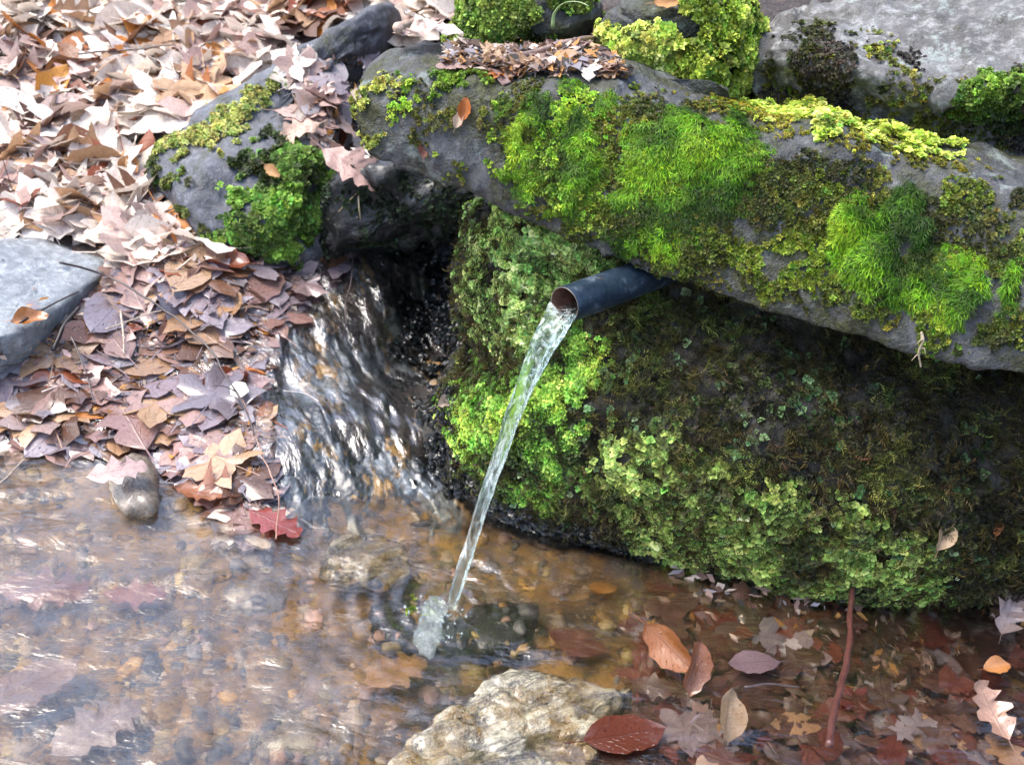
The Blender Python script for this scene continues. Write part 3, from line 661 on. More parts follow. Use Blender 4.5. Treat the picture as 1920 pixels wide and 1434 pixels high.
# pebbles of the pool bed
def pebbles(name, poly, n, lo, hi, cols, mat, label):
    th_ = np.linspace(0, math.pi, 6); pp_ = np.arange(8) * 2 * math.pi / 8
    S0 = np.array([[math.sin(t) * math.cos(p), math.sin(t) * math.sin(p), math.cos(t)] for t in th_ for p in pp_]); F0 = grid_faces(6, 8, True)[:, ::-1]
    VV, FF, CC = [], [], []; xs_, ys_ = zip(*poly); k = 0
    while k < n:
        px, py = rng.uniform(min(xs_), max(xs_)), rng.uniform(min(ys_), max(ys_))
        if not inpoly(np.array([px]), np.array([py]), poly)[0]: continue
        p, nr, fi = hit(px, py)
        if p is None or p[2] > -.012: k += .2; continue
        r0 = math.exp(rng.uniform(math.log(lo), math.log(hi))); a = rng.uniform(0, 6.28)
        v = S0 * (1 + .42 * noise(S0 + k, 1.4, int(k) % 50)[:, None]) * np.array([r0, r0 * rng.uniform(.5, .9), min(r0 * rng.uniform(.25, .5), .009)])
        v = v @ np.array([[math.cos(a), math.sin(a), 0], [-math.sin(a), math.cos(a), 0], [0, 0, 1]]) + p
        VV.append(v); FF.append(F0 + 48 * len(FF)); CC.append(np.tile(np.array(cols[rng.integers(len(cols))]) * math.exp(rng.normal(0, .3)), (48, 1))); k += 1
    link(name, mesh_np(name, np.vstack(VV), np.vstack(FF), M[mat], True, np.clip(np.vstack(CC), 0, 1)), kind='stuff', label=label, category='pebbles')
s = NT('pebble_mix'); cc_ = s.n("ShaderNodeAttribute", attribute_name="col").outputs["Color"]
M['pebmix'] = s.set(Base_Color=s.mix(s.ramp(s.noise(110, 5, .75), [(.4, 0.), (.62, .7)]), cc_, s.mix(1., cc_, (.35, .3, .25), 'MULTIPLY')), Roughness=.5, Normal=s.bump(s.noise(150, 4), .5, .003))
pebbles('bed_pebbles', [(-150,850),(300,870),(520,1010),(860,980),(1240,1090),(1300,1200),(1150,1300),(760,1500),(-150,1500)], 750, .004, .022,
        [(.3,.18,.05),(.2,.11,.03),(.10,.10,.11),(.32,.26,.2),(.05,.045,.045),(.36,.28,.12),(.26,.17,.14)], 'pebmix', 'mixed brown and ochre pebbles on the pool bed')

# ------------------------------------------------------------------ pipe
def tube(path, rad, seg=16, squash=None, nref=(0, 0, 1), cap=True):
    path = np.asarray(path, float); n = len(path); T = np.gradient(path, axis=0); T /= np.linalg.norm(T, axis=1, keepdims=True) + 1e-12
    rad = np.broadcast_to(np.asarray(rad, float), (n,)) ; U = np.tile(np.array(nref, float), (n, 1)); U -= (U * T).sum(1, keepdims=True) * T
    U /= np.linalg.norm(U, axis=1, keepdims=True) + 1e-12; W = np.cross(T, U)
    a = np.arange(seg) * 2 * math.pi / seg; sq = np.ones(n) if squash is None else np.broadcast_to(squash, (n,))
    V = path[:, None] + rad[:, None, None] * (np.cos(a)[None, :, None] * U[:, None] * sq[:, None, None] + np.sin(a)[None, :, None] * W[:, None])
    V = V.reshape(-1, 3); F = [grid_faces(n, seg, True)]
    if cap:
        V = np.vstack([V, path[0], path[-1]]); j = np.arange(seg); b = n * seg
        F.append(np.stack([(j + 1) % seg, j, j * 0 + b], 1)); F.append(np.stack([j, (j + 1) % seg, j * 0], 1) + np.array([(n - 1) * seg] * 2 + [b + 1]))
    return V, F
mouth = PY(1058, 572, -.03); PA = R(40); pd = np.array([-math.sin(PA), -math.cos(PA), -.03]); pd /= np.linalg.norm(pd)
s = NT('pipe_steel')
sc_ = s.noise(34, 7, .8, .3); c = s.ramp(s.noise(60, 5, .7), [(.35, (.012, .024, .042)), (.6, (.03, .05, .075))])
c = s.mix(s.ramp(sc_, [(.54, 0.), (.62, .6)]), c, (.16, .20, .24))
c = s.mix(s.ramp(s.noise(40, 6, .8), [(.60, 0.), (.68, .8)]), c, (.10, .05, .025))
M['pipe'] = s.set(Base_Color=c, Metallic=.35, Roughness=s.ramp(sc_, [(.4, .28), (.7, .55)]), Normal=s.bump(s.noise(90, 4, .7), .25, .003))
s = NT('rusty_bore'); M['rust'] = s.set(Base_Color=s.ramp(s.noise(60, 5, .7), [(.3, (.07, .03, .018)), (.6, (.22, .11, .07))]), Roughness=.65, Normal=s.bump(s.noise(100, 4), .5, .003))
RO, RI, PL = .0262, .0243, .30
seg = 64; a = np.arange(seg) * 2 * math.pi / seg
X = np.cross(pd, [0, 0, 1.]); X /= np.linalg.norm(X); Zp = np.cross(X, pd)
def ringp(r, t, wob=0): return (np.cos(a)[:, None] * X + np.sin(a)[:, None] * Zp) * (r * (1 + wob * np.sin(3 * a + t * 20)))[:, None] - pd * t
base = mouth - pd * .12
pv = []
for t in np.linspace(PL, .0025, 30): pv.append(ringp(RO, t, .006))
pv.append(ringp(RO - .0006, .0002, .006)); 
V = np.array(pv).reshape(-1, 3) + mouth
pipe = link('water_pipe', None, label='dark blue-grey steel pipe jutting from the mossy boulder, pouring water', category='pipe'); pipe.location = base
link('pipe_wall', mesh_np('pipe_wall', V - base, grid_faces(31, seg, True), M['pipe']), pipe)
pv = [ringp(RO - .0006, .0002, .006), ringp((RO + RI) / 2, -.0003, .006), ringp(RI, .0006, .006)]
s = NT('rim_metal'); M['rim'] = s.set(Base_Color=(.2, .17, .14), Metallic=.5, Roughness=.4)
link('rim', mesh_np('rim', np.array(pv).reshape(-1, 3) + mouth - base, grid_faces(3, seg, True), M['rim']), pipe)
pv = [ringp(RI, t, .006) for t in (.0006, .03, .08, .15, .25)]
link('bore', mesh_np('bore', np.array(pv).reshape(-1, 3) + mouth - base, grid_faces(5, seg, True), M['rust']), pipe)

# ------------------------------------------------------------------ falling water
s = NT('falling_water'); s.t.nodes.remove(s.b)
h = s.noise(60, 3, .6, 1.2, co=s.mapv((1.6, 1.6, .12)))
nb = s.bump(h, .5, .006)
gl = s.n("ShaderNodeBsdfGlass", {"Color": (.93, .985, .98, 1), "Roughness": .02, "IOR": 1.33, "Normal": nb})
tr = s.n("ShaderNodeBsdfTransparent", {"Color": (.9, .97, .96, 1)})
df = s.n("ShaderNodeBsdfDiffuse", {"Color": (.85, .95, .94, 1)})
m1 = s.n("ShaderNodeMixShader", {0: .25, 1: gl.outputs[0], 2: tr.outputs[0]})
air = s.ramp(s.noise(38, 4, .7, 1., co=s.mapv((2.4, 2.4, .14))), [(.50, 0.0), (.66, .38)])
m2 = s.n("ShaderNodeMixShader", {0: air, 1: m1.outputs[0], 2: df.outputs[0]})
s.t.links.new(m2.outputs[0], s.out.inputs[0]); M['jet'] = s.m
lip = mouth + np.array([0, 0, -.0165]); end = IMP + np.array([0, 0, -.01])
n = 90; tt = np.linspace(0, 1, n); fall = lip[2] - end[2]
# horizontal travel goes linearly in time, drop with its square (plus a little starting speed)
hz = tt; dz = .18 * tt + .82 * tt ** 2
path = np.stack([lip[0] + (end[0] - lip[0]) * hz, lip[1] + (end[1] - lip[1]) * hz, lip[2] - fall * dz], 1)
wdt = np.interp(tt, [0, .12, .3, .5, .8, 1], [.0235, .0205, .0150, .0118, .0092, .0085])
thk = np.interp(tt, [0, .12, .3, .5, .8, 1], [.32, .40, .52, .66, .8, .9])
horiz = np.array([end[0] - lip[0], end[1] - lip[1], 0]); horiz /= np.linalg.norm(horiz)
side = np.array([horiz[1], -horiz[0], 0])
T = np.gradient(path, axis=0); T /= np.linalg.norm(T, axis=1, keepdims=True)
Wn = np.cross(T, side); seg = 40; a = np.arange(seg) * 2 * math.pi / seg
tw = tt * 2.4
ca, sa = np.cos(a)[None], np.sin(a)[None]
e1 = wdt[:, None] * ca; e2 = (wdt * thk)[:, None] * sa
ripple = 1 + .09 * np.sin(4 * a[None] + 9 * tt[:, None]) * np.clip(tt * 4, 0, 1)[:, None] + .05 * np.sin(7 * a[None] - 15 * tt[:, None])
# at the mouth the sheet follows the round bottom of the bore
cup = np.clip(1 - tt / .12, 0, 1)[:, None] * (ca ** 2) * .012
V = path[:, None] + (side[None, None] * (e1 * ripple)[..., None]) + Wn[:, None] * (e2 * ripple)[..., None] + np.array([0, 0, 1.]) * cup[..., None]
V = V.reshape(-1, 3) + .0012 * np.stack([noise(V.reshape(-1, 3) * np.array([1, 1, .3]), 90, 300 + k) for k in range(3)], 1)
F = [grid_faces(n, seg, True)]; V = np.vstack([V, path[0], path[-1]]); j = np.arange(seg); b = n * seg
F.append(np.stack([(j + 1) % seg, j, j * 0 + b], 1)); F.append(np.stack([j, (j + 1) % seg, j * 0], 1) + np.array([(n - 1) * seg] * 2 + [b + 1]))
N = vnormals(V, F)
if ((V[:seg] - path[0]) * N[:seg]).sum() < 0: F = [f[:, ::-1] for f in F]
jb = end.copy()
jet = link('falling_water', mesh_np('falling_water', V - jb, F, M['jet']), label='clear twisting jet of water falling from the pipe into the pool', category='water'); jet.location = jb
# water lying in the bore behind the lip
V, F = tube([mouth - pd * t + np.array([0, 0, -.0168]) for t in (.0, .06, .14)], [.0175, .0175, .0175], 24, .32)
link('bore_water', mesh_np('bore_water', V - jb, F, M['jet']), jet)
# splash bubble
s = NT('foam'); M['foam'] = s.set(Base_Color=(.85, .95, .96), Roughness=.06, Transmission_Weight=.92, IOR=1.33, Normal=s.bump(s.noise(160, 4, .7), .6, .004))
vv, ff = dome([(782,1205),(788,1150),(806,1118),(832,1128),(832,1170),(806,1235)], z=.001, front=.014, back=.012, e=.9, ns=64, nr=40, n=(0, -.2, 1), cuts=0, amp=.006, freq=60, seed=88)
bb = vv.mean(0); bub = link('splash', mesh_np('splash', vv - bb, ff, M['foam']), label='small white bubbling splash where the jet hits the pool', category='splash'); bub.location = bb
ico = []
for k in range(60):
    an = rng.uniform(0, 6.28); rr = rng.uniform(.01, .05); pz = SPL + np.array([math.cos(an) * rr, math.sin(an) * rr, abs(rng.normal(0, .006))])
    rb = rng.uniform(.0008, .0028); th_ = np.linspace(0, math.pi, 7); 
    vb = np.array([[math.sin(t) * math.cos(p), math.sin(t) * math.sin(p), math.cos(t)] for t in th_ for p in np.arange(10) * .628]) * rb + pz - bb
    ico.append((vb, grid_faces(7, 10, True)))
V = np.vstack([v for v, f in ico]); F = np.vstack([f + i * 70 for i, (v, f) in enumerate(ico)])
link('bubbles', mesh_np('bubbles', V, F, M['foam']), bub, kind='stuff')

# ------------------------------------------------------------------ leaves
def leaf_strip(width, lobes=0, depth=0, nt=12, curl=.3, bend=.3, seed=0, tipw=.5, fold=.2):
    r = np.random.default_rng(seed); t = np.linspace(0, 1, nt)
    if lobes: env = np.sin(np.clip(t * 1.02, 0, 1) ** .8 * math.pi) ** .6
    else: env = np.sin(t ** .85 * math.pi) ** .75
    V, UV = [], []
    for i, tt_ in enumerate(t):
        for sd_ in (-1, -.5, 0, .5, 1):
            w_ = width * env[i]
            if lobes: w_ *= 1 - depth * (.5 + .5 * math.cos(2 * math.pi * lobes * tt_ + (.5 if sd_ > 0 else -.3)))
            fx = .12 * abs(sd_) * (1 if lobes else .4) * env[i]
            x = tt_ - .5 + fx; y = sd_ * w_
            z = .6 * curl * y * y / max(width, .01) * (1 + .5 * math.sin(3 * tt_ + seed)) + .6 * bend * ((tt_ - .5) ** 2) + fold * abs(y) * .5
            if abs(sd_) == 1: y *= r.uniform(.82, 1.12); x += r.normal(0, .012)
            z += .06 * math.sin(7 * x + 5 * y + seed) * abs(sd_) + r.normal(0, .012)
            V.append((x, y, z)); UV.append((tt_, sd_))
    V.append((-.5, .008, V[2][2])); V.append((-.72, .006, V[2][2] + .03)); V.append((-.72, -.006, V[2][2] + .03)); V.append((-.5, -.008, V[2][2]))
    UV += [(0, 0)] * 4; F = grid_faces(nt, 5); F = np.vstack([F, [[nt * 5, nt * 5 + 1, nt * 5 + 2, nt * 5 + 3]]])
    return np.array(V), F, np.array(UV, float)
def leaf_maple(seed=0, curl=.3, pts=5):
    r = np.random.default_rng(seed); n = 40; a = np.linspace(-math.pi, math.pi, n, endpoint=False) + .02
    lob = np.abs(np.cos(a * pts / 2)); rad = .30 + .24 * lob ** 1.6 * (1 - .25 * np.abs(a) / math.pi) + .035 * np.cos(a * 15)
    rad *= np.where(np.abs(a) > 2.6, .75, 1) * r.uniform(.93, 1.07, n)
    V = [(0, 0, 0)]; UV = [(0.5, 0)]
    for k in (.5, 1):
        for i in range(n):
            x, y = rad[i] * k * math.cos(a[i]), rad[i] * k * math.sin(a[i])
            z = .6 * curl * (x * x * math.cos(seed) + y * y) + .07 * k * math.sin(3 * a[i] + seed) * k + .05 * k * math.sin(5 * a[i] + 2 * seed)
            V.append((x, y, z)); UV.append((.5 + x, y * 2))
    i = np.arange(n); j = (i + 1) % n
    F3 = np.stack([i * 0, 1 + i, 1 + j, 1 + j], 1); F4 = np.stack([1 + i, 1 + n + i, 1 + n + j, 1 + j], 1)
    b = len(V); V += [(-.18, .006, 0), (-.62, .005, .05), (-.62, -.005, .05), (-.18, -.006, 0)]; UV += [(0, 0)] * 4
    return np.array(V), np.vstack([F3, F4, [[b, b + 1, b + 2, b + 3]]]), np.array(UV, float)
PROTO = {}
for i in range(4): PROTO['beech%d' % i] = leaf_strip(.27, curl=[.8, .5, 1.4, .3][i], bend=[.4, -.5, .7, .2][i], seed=i, nt=10)
for i in range(4): PROTO['oak%d' % i] = leaf_strip(.36, 4, .55, nt=18, curl=[.7, -.6, 1.1, .2][i], bend=[.5, -.4, .2, -.7][i], seed=10 + i)
for i in range(4): PROTO['maple%d' % i] = leaf_maple(20 + i, curl=[.5, -.6, .9, .15][i])
FLAT = {}
for i in range(2): FLAT['beech%d' % i] = leaf_strip(.27, curl=.1, bend=.06, fold=.05, seed=40 + i, nt=10)
for i in range(2): FLAT['oak%d' % i] = leaf_strip(.36, 4, .5, nt=18, curl=.12, bend=-.08, fold=.05, seed=44 + i)
for i in range(2): FLAT['maple%d' % i] = leaf_maple(48 + i, curl=.1)
for k_ in FLAT: FLAT[k_][0][:, 2] *= .45
MESH = {}
def leafmesh(key, flat, wet):
    k = (key, flat, wet)
    if k not in MESH:
        V, F, UV = (FLAT if flat else PROTO)[key]
        f3 = F[F[:, 2] == F[:, 3]][:, :3]; f4 = F[F[:, 2] != F[:, 3]]
        MESH[k] = mesh_np(key[:-1] + '_leaf', V, [f4] + ([f3] if len(f3) else []), M['leafwet' if wet else 'leafdry'], True, np.ones((len(V), 3)), UV)
    return MESH[k]
COLS = {'bleached': [(.74,.66,.57),(.84,.77,.69),(.66,.58,.51)], 'pinkish': [(.48,.34,.30),(.56,.42,.37),(.42,.28,.25)], 'rosy': [(.27,.16,.14),(.34,.22,.19),(.22,.12,.10)], 'tan': [(.38,.23,.13),(.45,.29,.17)],
        'orange': [(.45,.17,.03),(.38,.13,.03)], 'brown': [(.17,.085,.05),(.12,.06,.04)], 'russet': [(.19,.05,.022),(.25,.07,.03)], 'grey': [(.30,.27,.29),(.38,.35,.37)], 'lavender': [(.21,.18,.21),(.28,.24,.27),(.25,.19,.21)], 'umber': [(.06,.026,.016),(.09,.038,.024),(.11,.055,.04)], 'maroon': [(.12,.03,.02),(.16,.045,.03)]}  # lavender (grey slightly): sky reflection on wet leaves put into the colour
REG = [  # name, polygon, n, size range, palette weights, wet, flat chance, label place, tilt, lift
 ('upper', [(-200,-150),(860,-150),(850,60),(830,110),(700,145),(640,60),(560,110),(450,180),(330,250),(280,290),(270,400),(380,470),(330,500),(-200,470)], 1250, (.10,.20),
  dict(bleached=.58,pinkish=.17,tan=.13,orange=.03,brown=.04,russet=.02), 0, .25, 'in the dry litter on the upper bank', .24, .03),
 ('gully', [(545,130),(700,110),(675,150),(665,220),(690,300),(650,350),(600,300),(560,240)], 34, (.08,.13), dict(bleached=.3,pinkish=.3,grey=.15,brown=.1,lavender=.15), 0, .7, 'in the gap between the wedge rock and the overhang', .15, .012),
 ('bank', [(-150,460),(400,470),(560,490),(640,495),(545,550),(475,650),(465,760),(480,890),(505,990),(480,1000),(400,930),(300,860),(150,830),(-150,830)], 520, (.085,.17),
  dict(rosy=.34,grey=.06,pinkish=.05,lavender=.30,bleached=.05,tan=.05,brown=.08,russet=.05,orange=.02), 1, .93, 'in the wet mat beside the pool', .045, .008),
 ('shelf', [(840,95),(1120,70),(1180,150),(1100,140),(960,150),(830,130)], 45, (.04,.07), dict(bleached=.2,tan=.3,brown=.25,pinkish=.2,orange=.05), 0, .4, 'on the ledge behind the overhang', .12, .006),
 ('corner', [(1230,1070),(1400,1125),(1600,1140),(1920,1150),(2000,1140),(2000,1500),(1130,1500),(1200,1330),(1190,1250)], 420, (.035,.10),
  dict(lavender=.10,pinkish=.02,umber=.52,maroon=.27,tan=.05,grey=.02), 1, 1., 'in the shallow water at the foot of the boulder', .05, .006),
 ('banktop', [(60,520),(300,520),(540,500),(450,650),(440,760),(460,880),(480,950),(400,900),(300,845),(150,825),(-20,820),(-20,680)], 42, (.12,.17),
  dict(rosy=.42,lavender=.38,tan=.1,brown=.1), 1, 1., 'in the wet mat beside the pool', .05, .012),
 ('behind', [(-300,-600),(2300,-600),(2300,-130),(-300,-130)], 500, (.08,.12), dict(bleached=.4,tan=.3,brown=.2,pinkish=.1), 0, .2, 'on the hillside', .4, .03),
]
def leaf_frame(nr, tilt):
    N = nr + rng.normal(0, tilt, 3); N /= np.linalg.norm(N); D = rng.normal(0, 1, 3); return frames(N[None], D[None])[0]
LV = []
keys = list(PROTO); fkeys = list(FLAT)
FIXROCK = {k: v for k, v in ROCK.items()}
RIDGE = [(283,285),(330,245),(450,170),(560,102),(640,55),(735,15),(748,50),(690,95),(620,140),(560,160),(480,260),(330,330)]
SLATE = [(-60,470),(0,455),(90,452),(170,470),(215,485),(205,510),(150,555),(90,600),(30,635),(-40,660),(-120,640)]
for nm, poly, n, sz, pal, wet, fl, place, tilt, lift in REG:
    xs_, ys_ = zip(*poly); cnt = 0; tries = 0
    cn = list(pal); pw = np.array([pal[k] for k in cn]); pw /= pw.sum()
    while cnt < n and tries < n * 8:
        tries += 1; px, py = rng.uniform(min(xs_), max(xs_)), rng.uniform(min(ys_), max(ys_))
        if not inpoly(np.array([px]), np.array([py]), poly)[0]: continue
        p, nr, fi = hit(px, py)
        if p is None or nr[2] < .25: continue
        if nm in ('upper', 'bank', 'banktop') and polydist(np.array([px]), np.array([py]), SLATE)[0] > (-60 if nm == 'banktop' else -24): continue
        if nm == 'upper' and polydist(np.array([px]), np.array([py]), RIDGE)[0] > -14: continue
        if nm in ('upper', 'bank') and fi >= len(GF) and rng.random() < .93: continue
        if nm == 'upper':   # even out in plan
            if rng.random() > min(1, (2.1 / np.linalg.norm(p - CAMP)) ** -1.2 * .55 + .25): continue
        if nm in ('corner',): p = np.array([p[0], p[1], p[2] - .004 if rng.random() < .45 else rng.uniform(-.030, -.012)])
        flat = rng.random() < fl; kk = fkeys if flat else keys; key = kk[rng.integers(len(kk))]; key = kk[rng.integers(len(kk))] if key[0] == 'b' and rng.random() < .5 else key
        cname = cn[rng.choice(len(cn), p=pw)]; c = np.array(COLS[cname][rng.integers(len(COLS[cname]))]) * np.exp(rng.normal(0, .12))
        nr2 = nr * .6 + np.array([0, 0, .4])
        if nm == 'banktop': p = p + np.array([0, 0, .012])
        LV.append(dict(reg=nm, key=key, flat=flat, wet=wet, cname=cname, col=c, place=place, p=p + np.array([0, 0, rng.uniform(0.002, lift) + .004]),
                       fr=leaf_frame(nr2, tilt), s=rng.uniform(*sz) * (1 if nm != 'upper' else float(np.clip((np.linalg.norm(p - CAMP) - .6) / 1.5, .55, 1))))); cnt += 1
    print('leaves', nm, cnt)
# hero leaves: (px, py, kind, flat, size, yaw deg in the picture, colour, wet, label, normal tilt, lift)
HERO = [
 (105,185,'beech2',0,.12,60,(.55,.25,.04),0,'curled bright orange leaf standing up in the dry litter, upper left',(.3,-.6,.6),.03),
 (110,205,'beech0',0,.06,80,(.45,.2,.04),0,'small orange leaf scrap just below the curled bright orange leaf',(.2,-.5,.6),.02),
 (400,130,'oak2',0,.075,70,(.45,.2,.05),0,'small amber leaf standing on edge above the wedge rock',(.3,-.7,.5),.03),
 (160,300,'beech2',0,.13,20,(.28,.13,.07),0,'long brown rolled leaf lying across the pale litter on the left',(.1,-.4,.8),.03),
 (245,340,'beech0',0,.075,80,(.38,.2,.08),0,'short ribbed tan leaf beside the tip of the wedge rock',(.2,-.5,.8),.03),
 (300,80,'oak0',0,.15,10,(.72,.66,.58),0,'big bleached oak leaf catching the light near the top left',(0,-.2,1),.04),
 (130,260,'maple0',0,.16,30,(.72,.68,.62),0,'large white bleached leaf in the left litter above the slate',(0,-.3,1),.035),
 (620,40,'oak1',0,.13,40,(.3,.12,.06),0,'dark russet oak leaf above the tip of the wedge rock',(0,-.3,1),.03),
 (560,260,'oak3',0,.085,200,(.55,.38,.3),0,'pale curled leaf leaning on the wedge rock beside its green moss',(-.2,-.6,.6),.02),
 (640,270,'beech2',0,.07,80,(.2,.07,.03),0,'dark curled leaf in the gap left of the overhang',(-.1,-.8,.4),.025),
 (420,508,'beech0',0,.11,170,(.2,.05,.02),1,'rust-red ribbed leaf at the water edge under the wedge rock',(-.1,-.3,1),.02),
 (570,545,'maple3',0,.12,200,(.34,.25,.25),1,'large wet purplish leaf at the head of the stream',(0,-.1,1),.02),
 (62,615,'beech2',0,.06,20,(.4,.15,.03),1,'orange-brown curled leaf tucked under the slate slab',(.1,-.5,.8),.02),
 (190,730,'beech3',1,.035,15,(.6,.25,.03),1,'small orange leaf fragment in the middle of the wet mat',(0,-.1,1),.015),
 (80,780,'maple3',1,.15,20,(.36,.27,.25),1,'broad flat pinkish-grey leaf on the waterline at the left edge',(0,0,1),.012),
 (380,850,'oak1',1,.13,140,(.44,.25,.22),1,'large pink wet oak leaf at the waterline left of the stream',(0,0,1),.016),
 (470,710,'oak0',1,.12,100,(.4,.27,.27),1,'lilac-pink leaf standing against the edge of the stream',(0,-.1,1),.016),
 (225,905,'oak1',1,.09,30,(.42,.29,.27),1,'pale pink leaf draped over the round cobble',(0,-.2,1),.03),
 (390,935,'oak2',0,.11,0,(.3,.12,.06),1,'brown leaf half sunk beside the round cobble',(0,-.1,1),.012),
 (515,985,'oak1',1,.10,-50,(.26,.06,.05),1,'dark red leaf trailing into the pool below the long twig',(0,0,1),.010),
 (1245,1235,'beech0',0,.095,-40,(.26,.09,.02),1,'orange-brown ribbed leaf standing in the shallows at the foot of the boulder',(-.3,-.75,.45),.035),
 (1290,1270,'beech0',0,.08,75,(.2,.07,.025),1,'rusty ribbed leaf leaning behind the orange-brown one',(.3,-.7,.5),.03),
 (1410,1250,'beech3',1,.085,-160,(.14,.09,.10),1,'dark leaf with pale lavender ribs in the shallows',(0,0,1),.014),
 (1170,1380,'beech1',1,.12,30,(.10,.025,.014),1,'broad dark red leaf beside the banded rock at the bottom',(0,0,1),.006),
 (1350,1360,'beech2',0,.08,85,(.30,.2,.11),1,'pale tan curled leaf standing upright in the shallows',(.4,-.7,.4),.03),
 (1850,1270,'beech0',0,.05,20,(.5,.22,.07),1,'small bright orange leaf near the right edge of the shallows',(0,-.2,1),.03),
 (1840,1350,'oak0',0,.09,100,(.34,.2,.14),1,'pinkish-tan curled leaf in the bottom right corner',(0,-.4,.8),.03),
 (1880,1160,'oak2',0,.09,60,(.4,.3,.27),1,'pale torn leaf at the boulder foot on the right edge',(0,-.5,.8),.02),
 (870,212,'beech0',0,.035,80,(.4,.12,.02),0,'small rusty leaf scrap stuck on the bare left part of the overhang',(0,-.9,.4),.006),
 (858,232,'beech2',0,.028,70,(.5,.38,.28),0,'tiny pale leaf scrap beside the rusty one on the overhang',(.1,-.9,.4),.006),
 (795,285,'beech0',0,.03,85,(.22,.08,.05),0,'small reddish scrap near the lower left edge of the overhang',(0,-.9,.4),.006),
 (1760,1015,'beech2',0,.055,60,(.42,.3,.18),0,'curled tan leaf caught in the dark moss at the lower right of the boulder',(.1,-.8,.5),.018),
 (1858,1000,'beech0',0,.03,80,(.45,.15,.04),0,'tiny orange leaf caught in the moss near the right edge of the boulder',(.1,-.8,.5),.018),
 (838,765,'beech2',0,.04,35,(.45,.35,.28),0,'pale sliver of leaf at the wet left edge of the boulder',(0,-.6,.7),.018),
 (1245,40,'beech0',0,.05,10,(.5,.25,.1),0,'small orange leaf lying on the pale lime moss at the top',(0,-.7,.6),.03),
 (512,345,'beech0',0,.04,-40,(.5,.28,.12),0,'small tan leaf bit on the green moss of the wedge rock',(0,-.8,.5),.03),
 (1128,1110,'beech1',1,.05,20,(.4,.2,.05),1,'small ochre leaf under water between the jet and the boulder',(0,0,1),-1),
 (1760,500-0,'beech3',1,.001,0,(.3,.2,.1),0,None,(0,0,1),0),
 (80,1110,'oak1',1,.13,10,(.24,.12,.11),1,'big pink leaf lying under water in the left of the pool',(0,0,1),-1),
 (255,1120,'oak0',1,.09,20,(.26,.10,.08),1,'reddish leaf under water in the left of the pool',(0,0,1),-1),
 (60,1290,'beech1',1,.13,60,(.26,.17,.15),1,'long pale pink leaf under water at the lower left edge',(0,0,1),-1),
 (180,1370,'oak1',1,.12,60,(.28,.22,.22),1,'greyish submerged leaf near the bottom left corner',(0,0,1),-1),
 (1080,1210,'beech1',1,.10,150,(.14,.05,.035),1,'dark brown leaf under water above the banded rock',(0,0,1),-1),
 (740,1265,'oak1',1,.1,50,(.36,.2,.08),1,'golden leaf under water below the splash',(0,0,1),-1),
]
def pic_yaw(N, yaw):
    a = R(yaw); return RT * math.cos(a) + UP * math.sin(a)
for px, py, key, flat, s_, yaw, col, wet, lab, nrm, lift in HERO:
    if lab is None: continue
    p, nr, fi = hit(px, py)
    if lift < 0: p = PZ(px, py, -.03)
    else:
        if p[2] < 0: p = PZ(px, py, 0.0)
        p = p + np.array([0, -.3 * lift, lift])
    if flat and key not in FLAT: key = key[:-1] + '0'
    N = np.array(nrm, float); N /= np.linalg.norm(N); D = pic_yaw(N, yaw)
    if abs(D @ N) > .95: D = D + RT * .3
    fr = frames(N[None], D[None])[0]
    o = link(key[:-1] + '_leaf', leafmesh(key, flat, wet), label=lab, category='leaf')
    m = Matrix([[*(fr[:, k] * s_), p[k]] for k in range(3)] + [[0, 0, 0, 1]]); o.matrix_world = m; o.color = (*col, 1)
LAND = [((105,200),'curled orange leaf'),((450,210),'yellow moss of the wedge rock'),((300,330),'tip of the wedge rock'),((500,380),'green moss on the wedge rock'),((100,540),'slate slab'),
 ((640,90),'ridge of the wedge rock'),((700,210),'left end of the overhang'),((450,760),'white wood chip'),((260,920),'round cobble'),((410,510),'rust-red leaf'),((570,545),'purplish leaf at the stream head'),
 ((560,800),'edge of the stream'),((200,730),'small orange leaf fragment'),((130,650),'black broken stick'),((940,30),'mossy stone at the top'),((785,65),'pale peeled stick'),((1020,95),'brown broken stick'),
 ((1245,1235),'orange-brown ribbed leaf'),((1575,1250),'dark red stick'),((1350,1360),'upright tan leaf'),((1150,1340),'banded rock'),((1850,1270),'small bright orange leaf'),((1840,1360),'bottom right corner'),
 ((300,640),'long dark twig'),((20,20),'top left corner'),((30,380),'left edge above the slate'),((600,30),'dark russet oak leaf'),((520,1000),'dark red trailing leaf'),((80,800),'waterline at the left edge'),((1450,1150),'boulder foot')]
USED = set()
def leaf_label(l, kn):
    q = proj(l['p'][None])[0]; tip = proj((l['p'] + l['fr'][0] * .05)[None])[0] - q
    d = [math.hypot(q[0] - a[0], (q[1] - a[1])) for a, n in LAND]
    order = np.argsort(d); ang = math.degrees(math.atan2(-tip[1], tip[0])) % 360
    point = ['right','up right','up','up left','left','down left','down','down right'][int((ang + 22.5) // 45) % 8]
    siz = 'small' if l['s'] < .085 else ('large' if l['s'] > .125 else '')
    best = None
    for k in order[:4]:
        dx, dy = q[0] - LAND[k][0][0], q[1] - LAND[k][0][1]
        rel = 'at' if d[k] < 18 else (('right of' if dx > 0 else 'left of') if abs(dx) > abs(dy) else ('below' if dy > 0 else 'above'))
        near = 'just ' if 18 <= d[k] < 60 else ''
        for t in (' '.join([siz, ADJ[l['cname']], kn, near + rel, 'the', LAND[k][1]]).strip(), ' '.join([siz, ADJ[l['cname']], kn, 'pointing', point + ',', near + rel, 'the', LAND[k][1]]).strip()):
            t = t.replace('the left edge', 'left edge').replace('the the', 'the')
            if t.count(' ') < 16 and t not in USED:
                USED.add(t); return t
            best = best or t
    return best
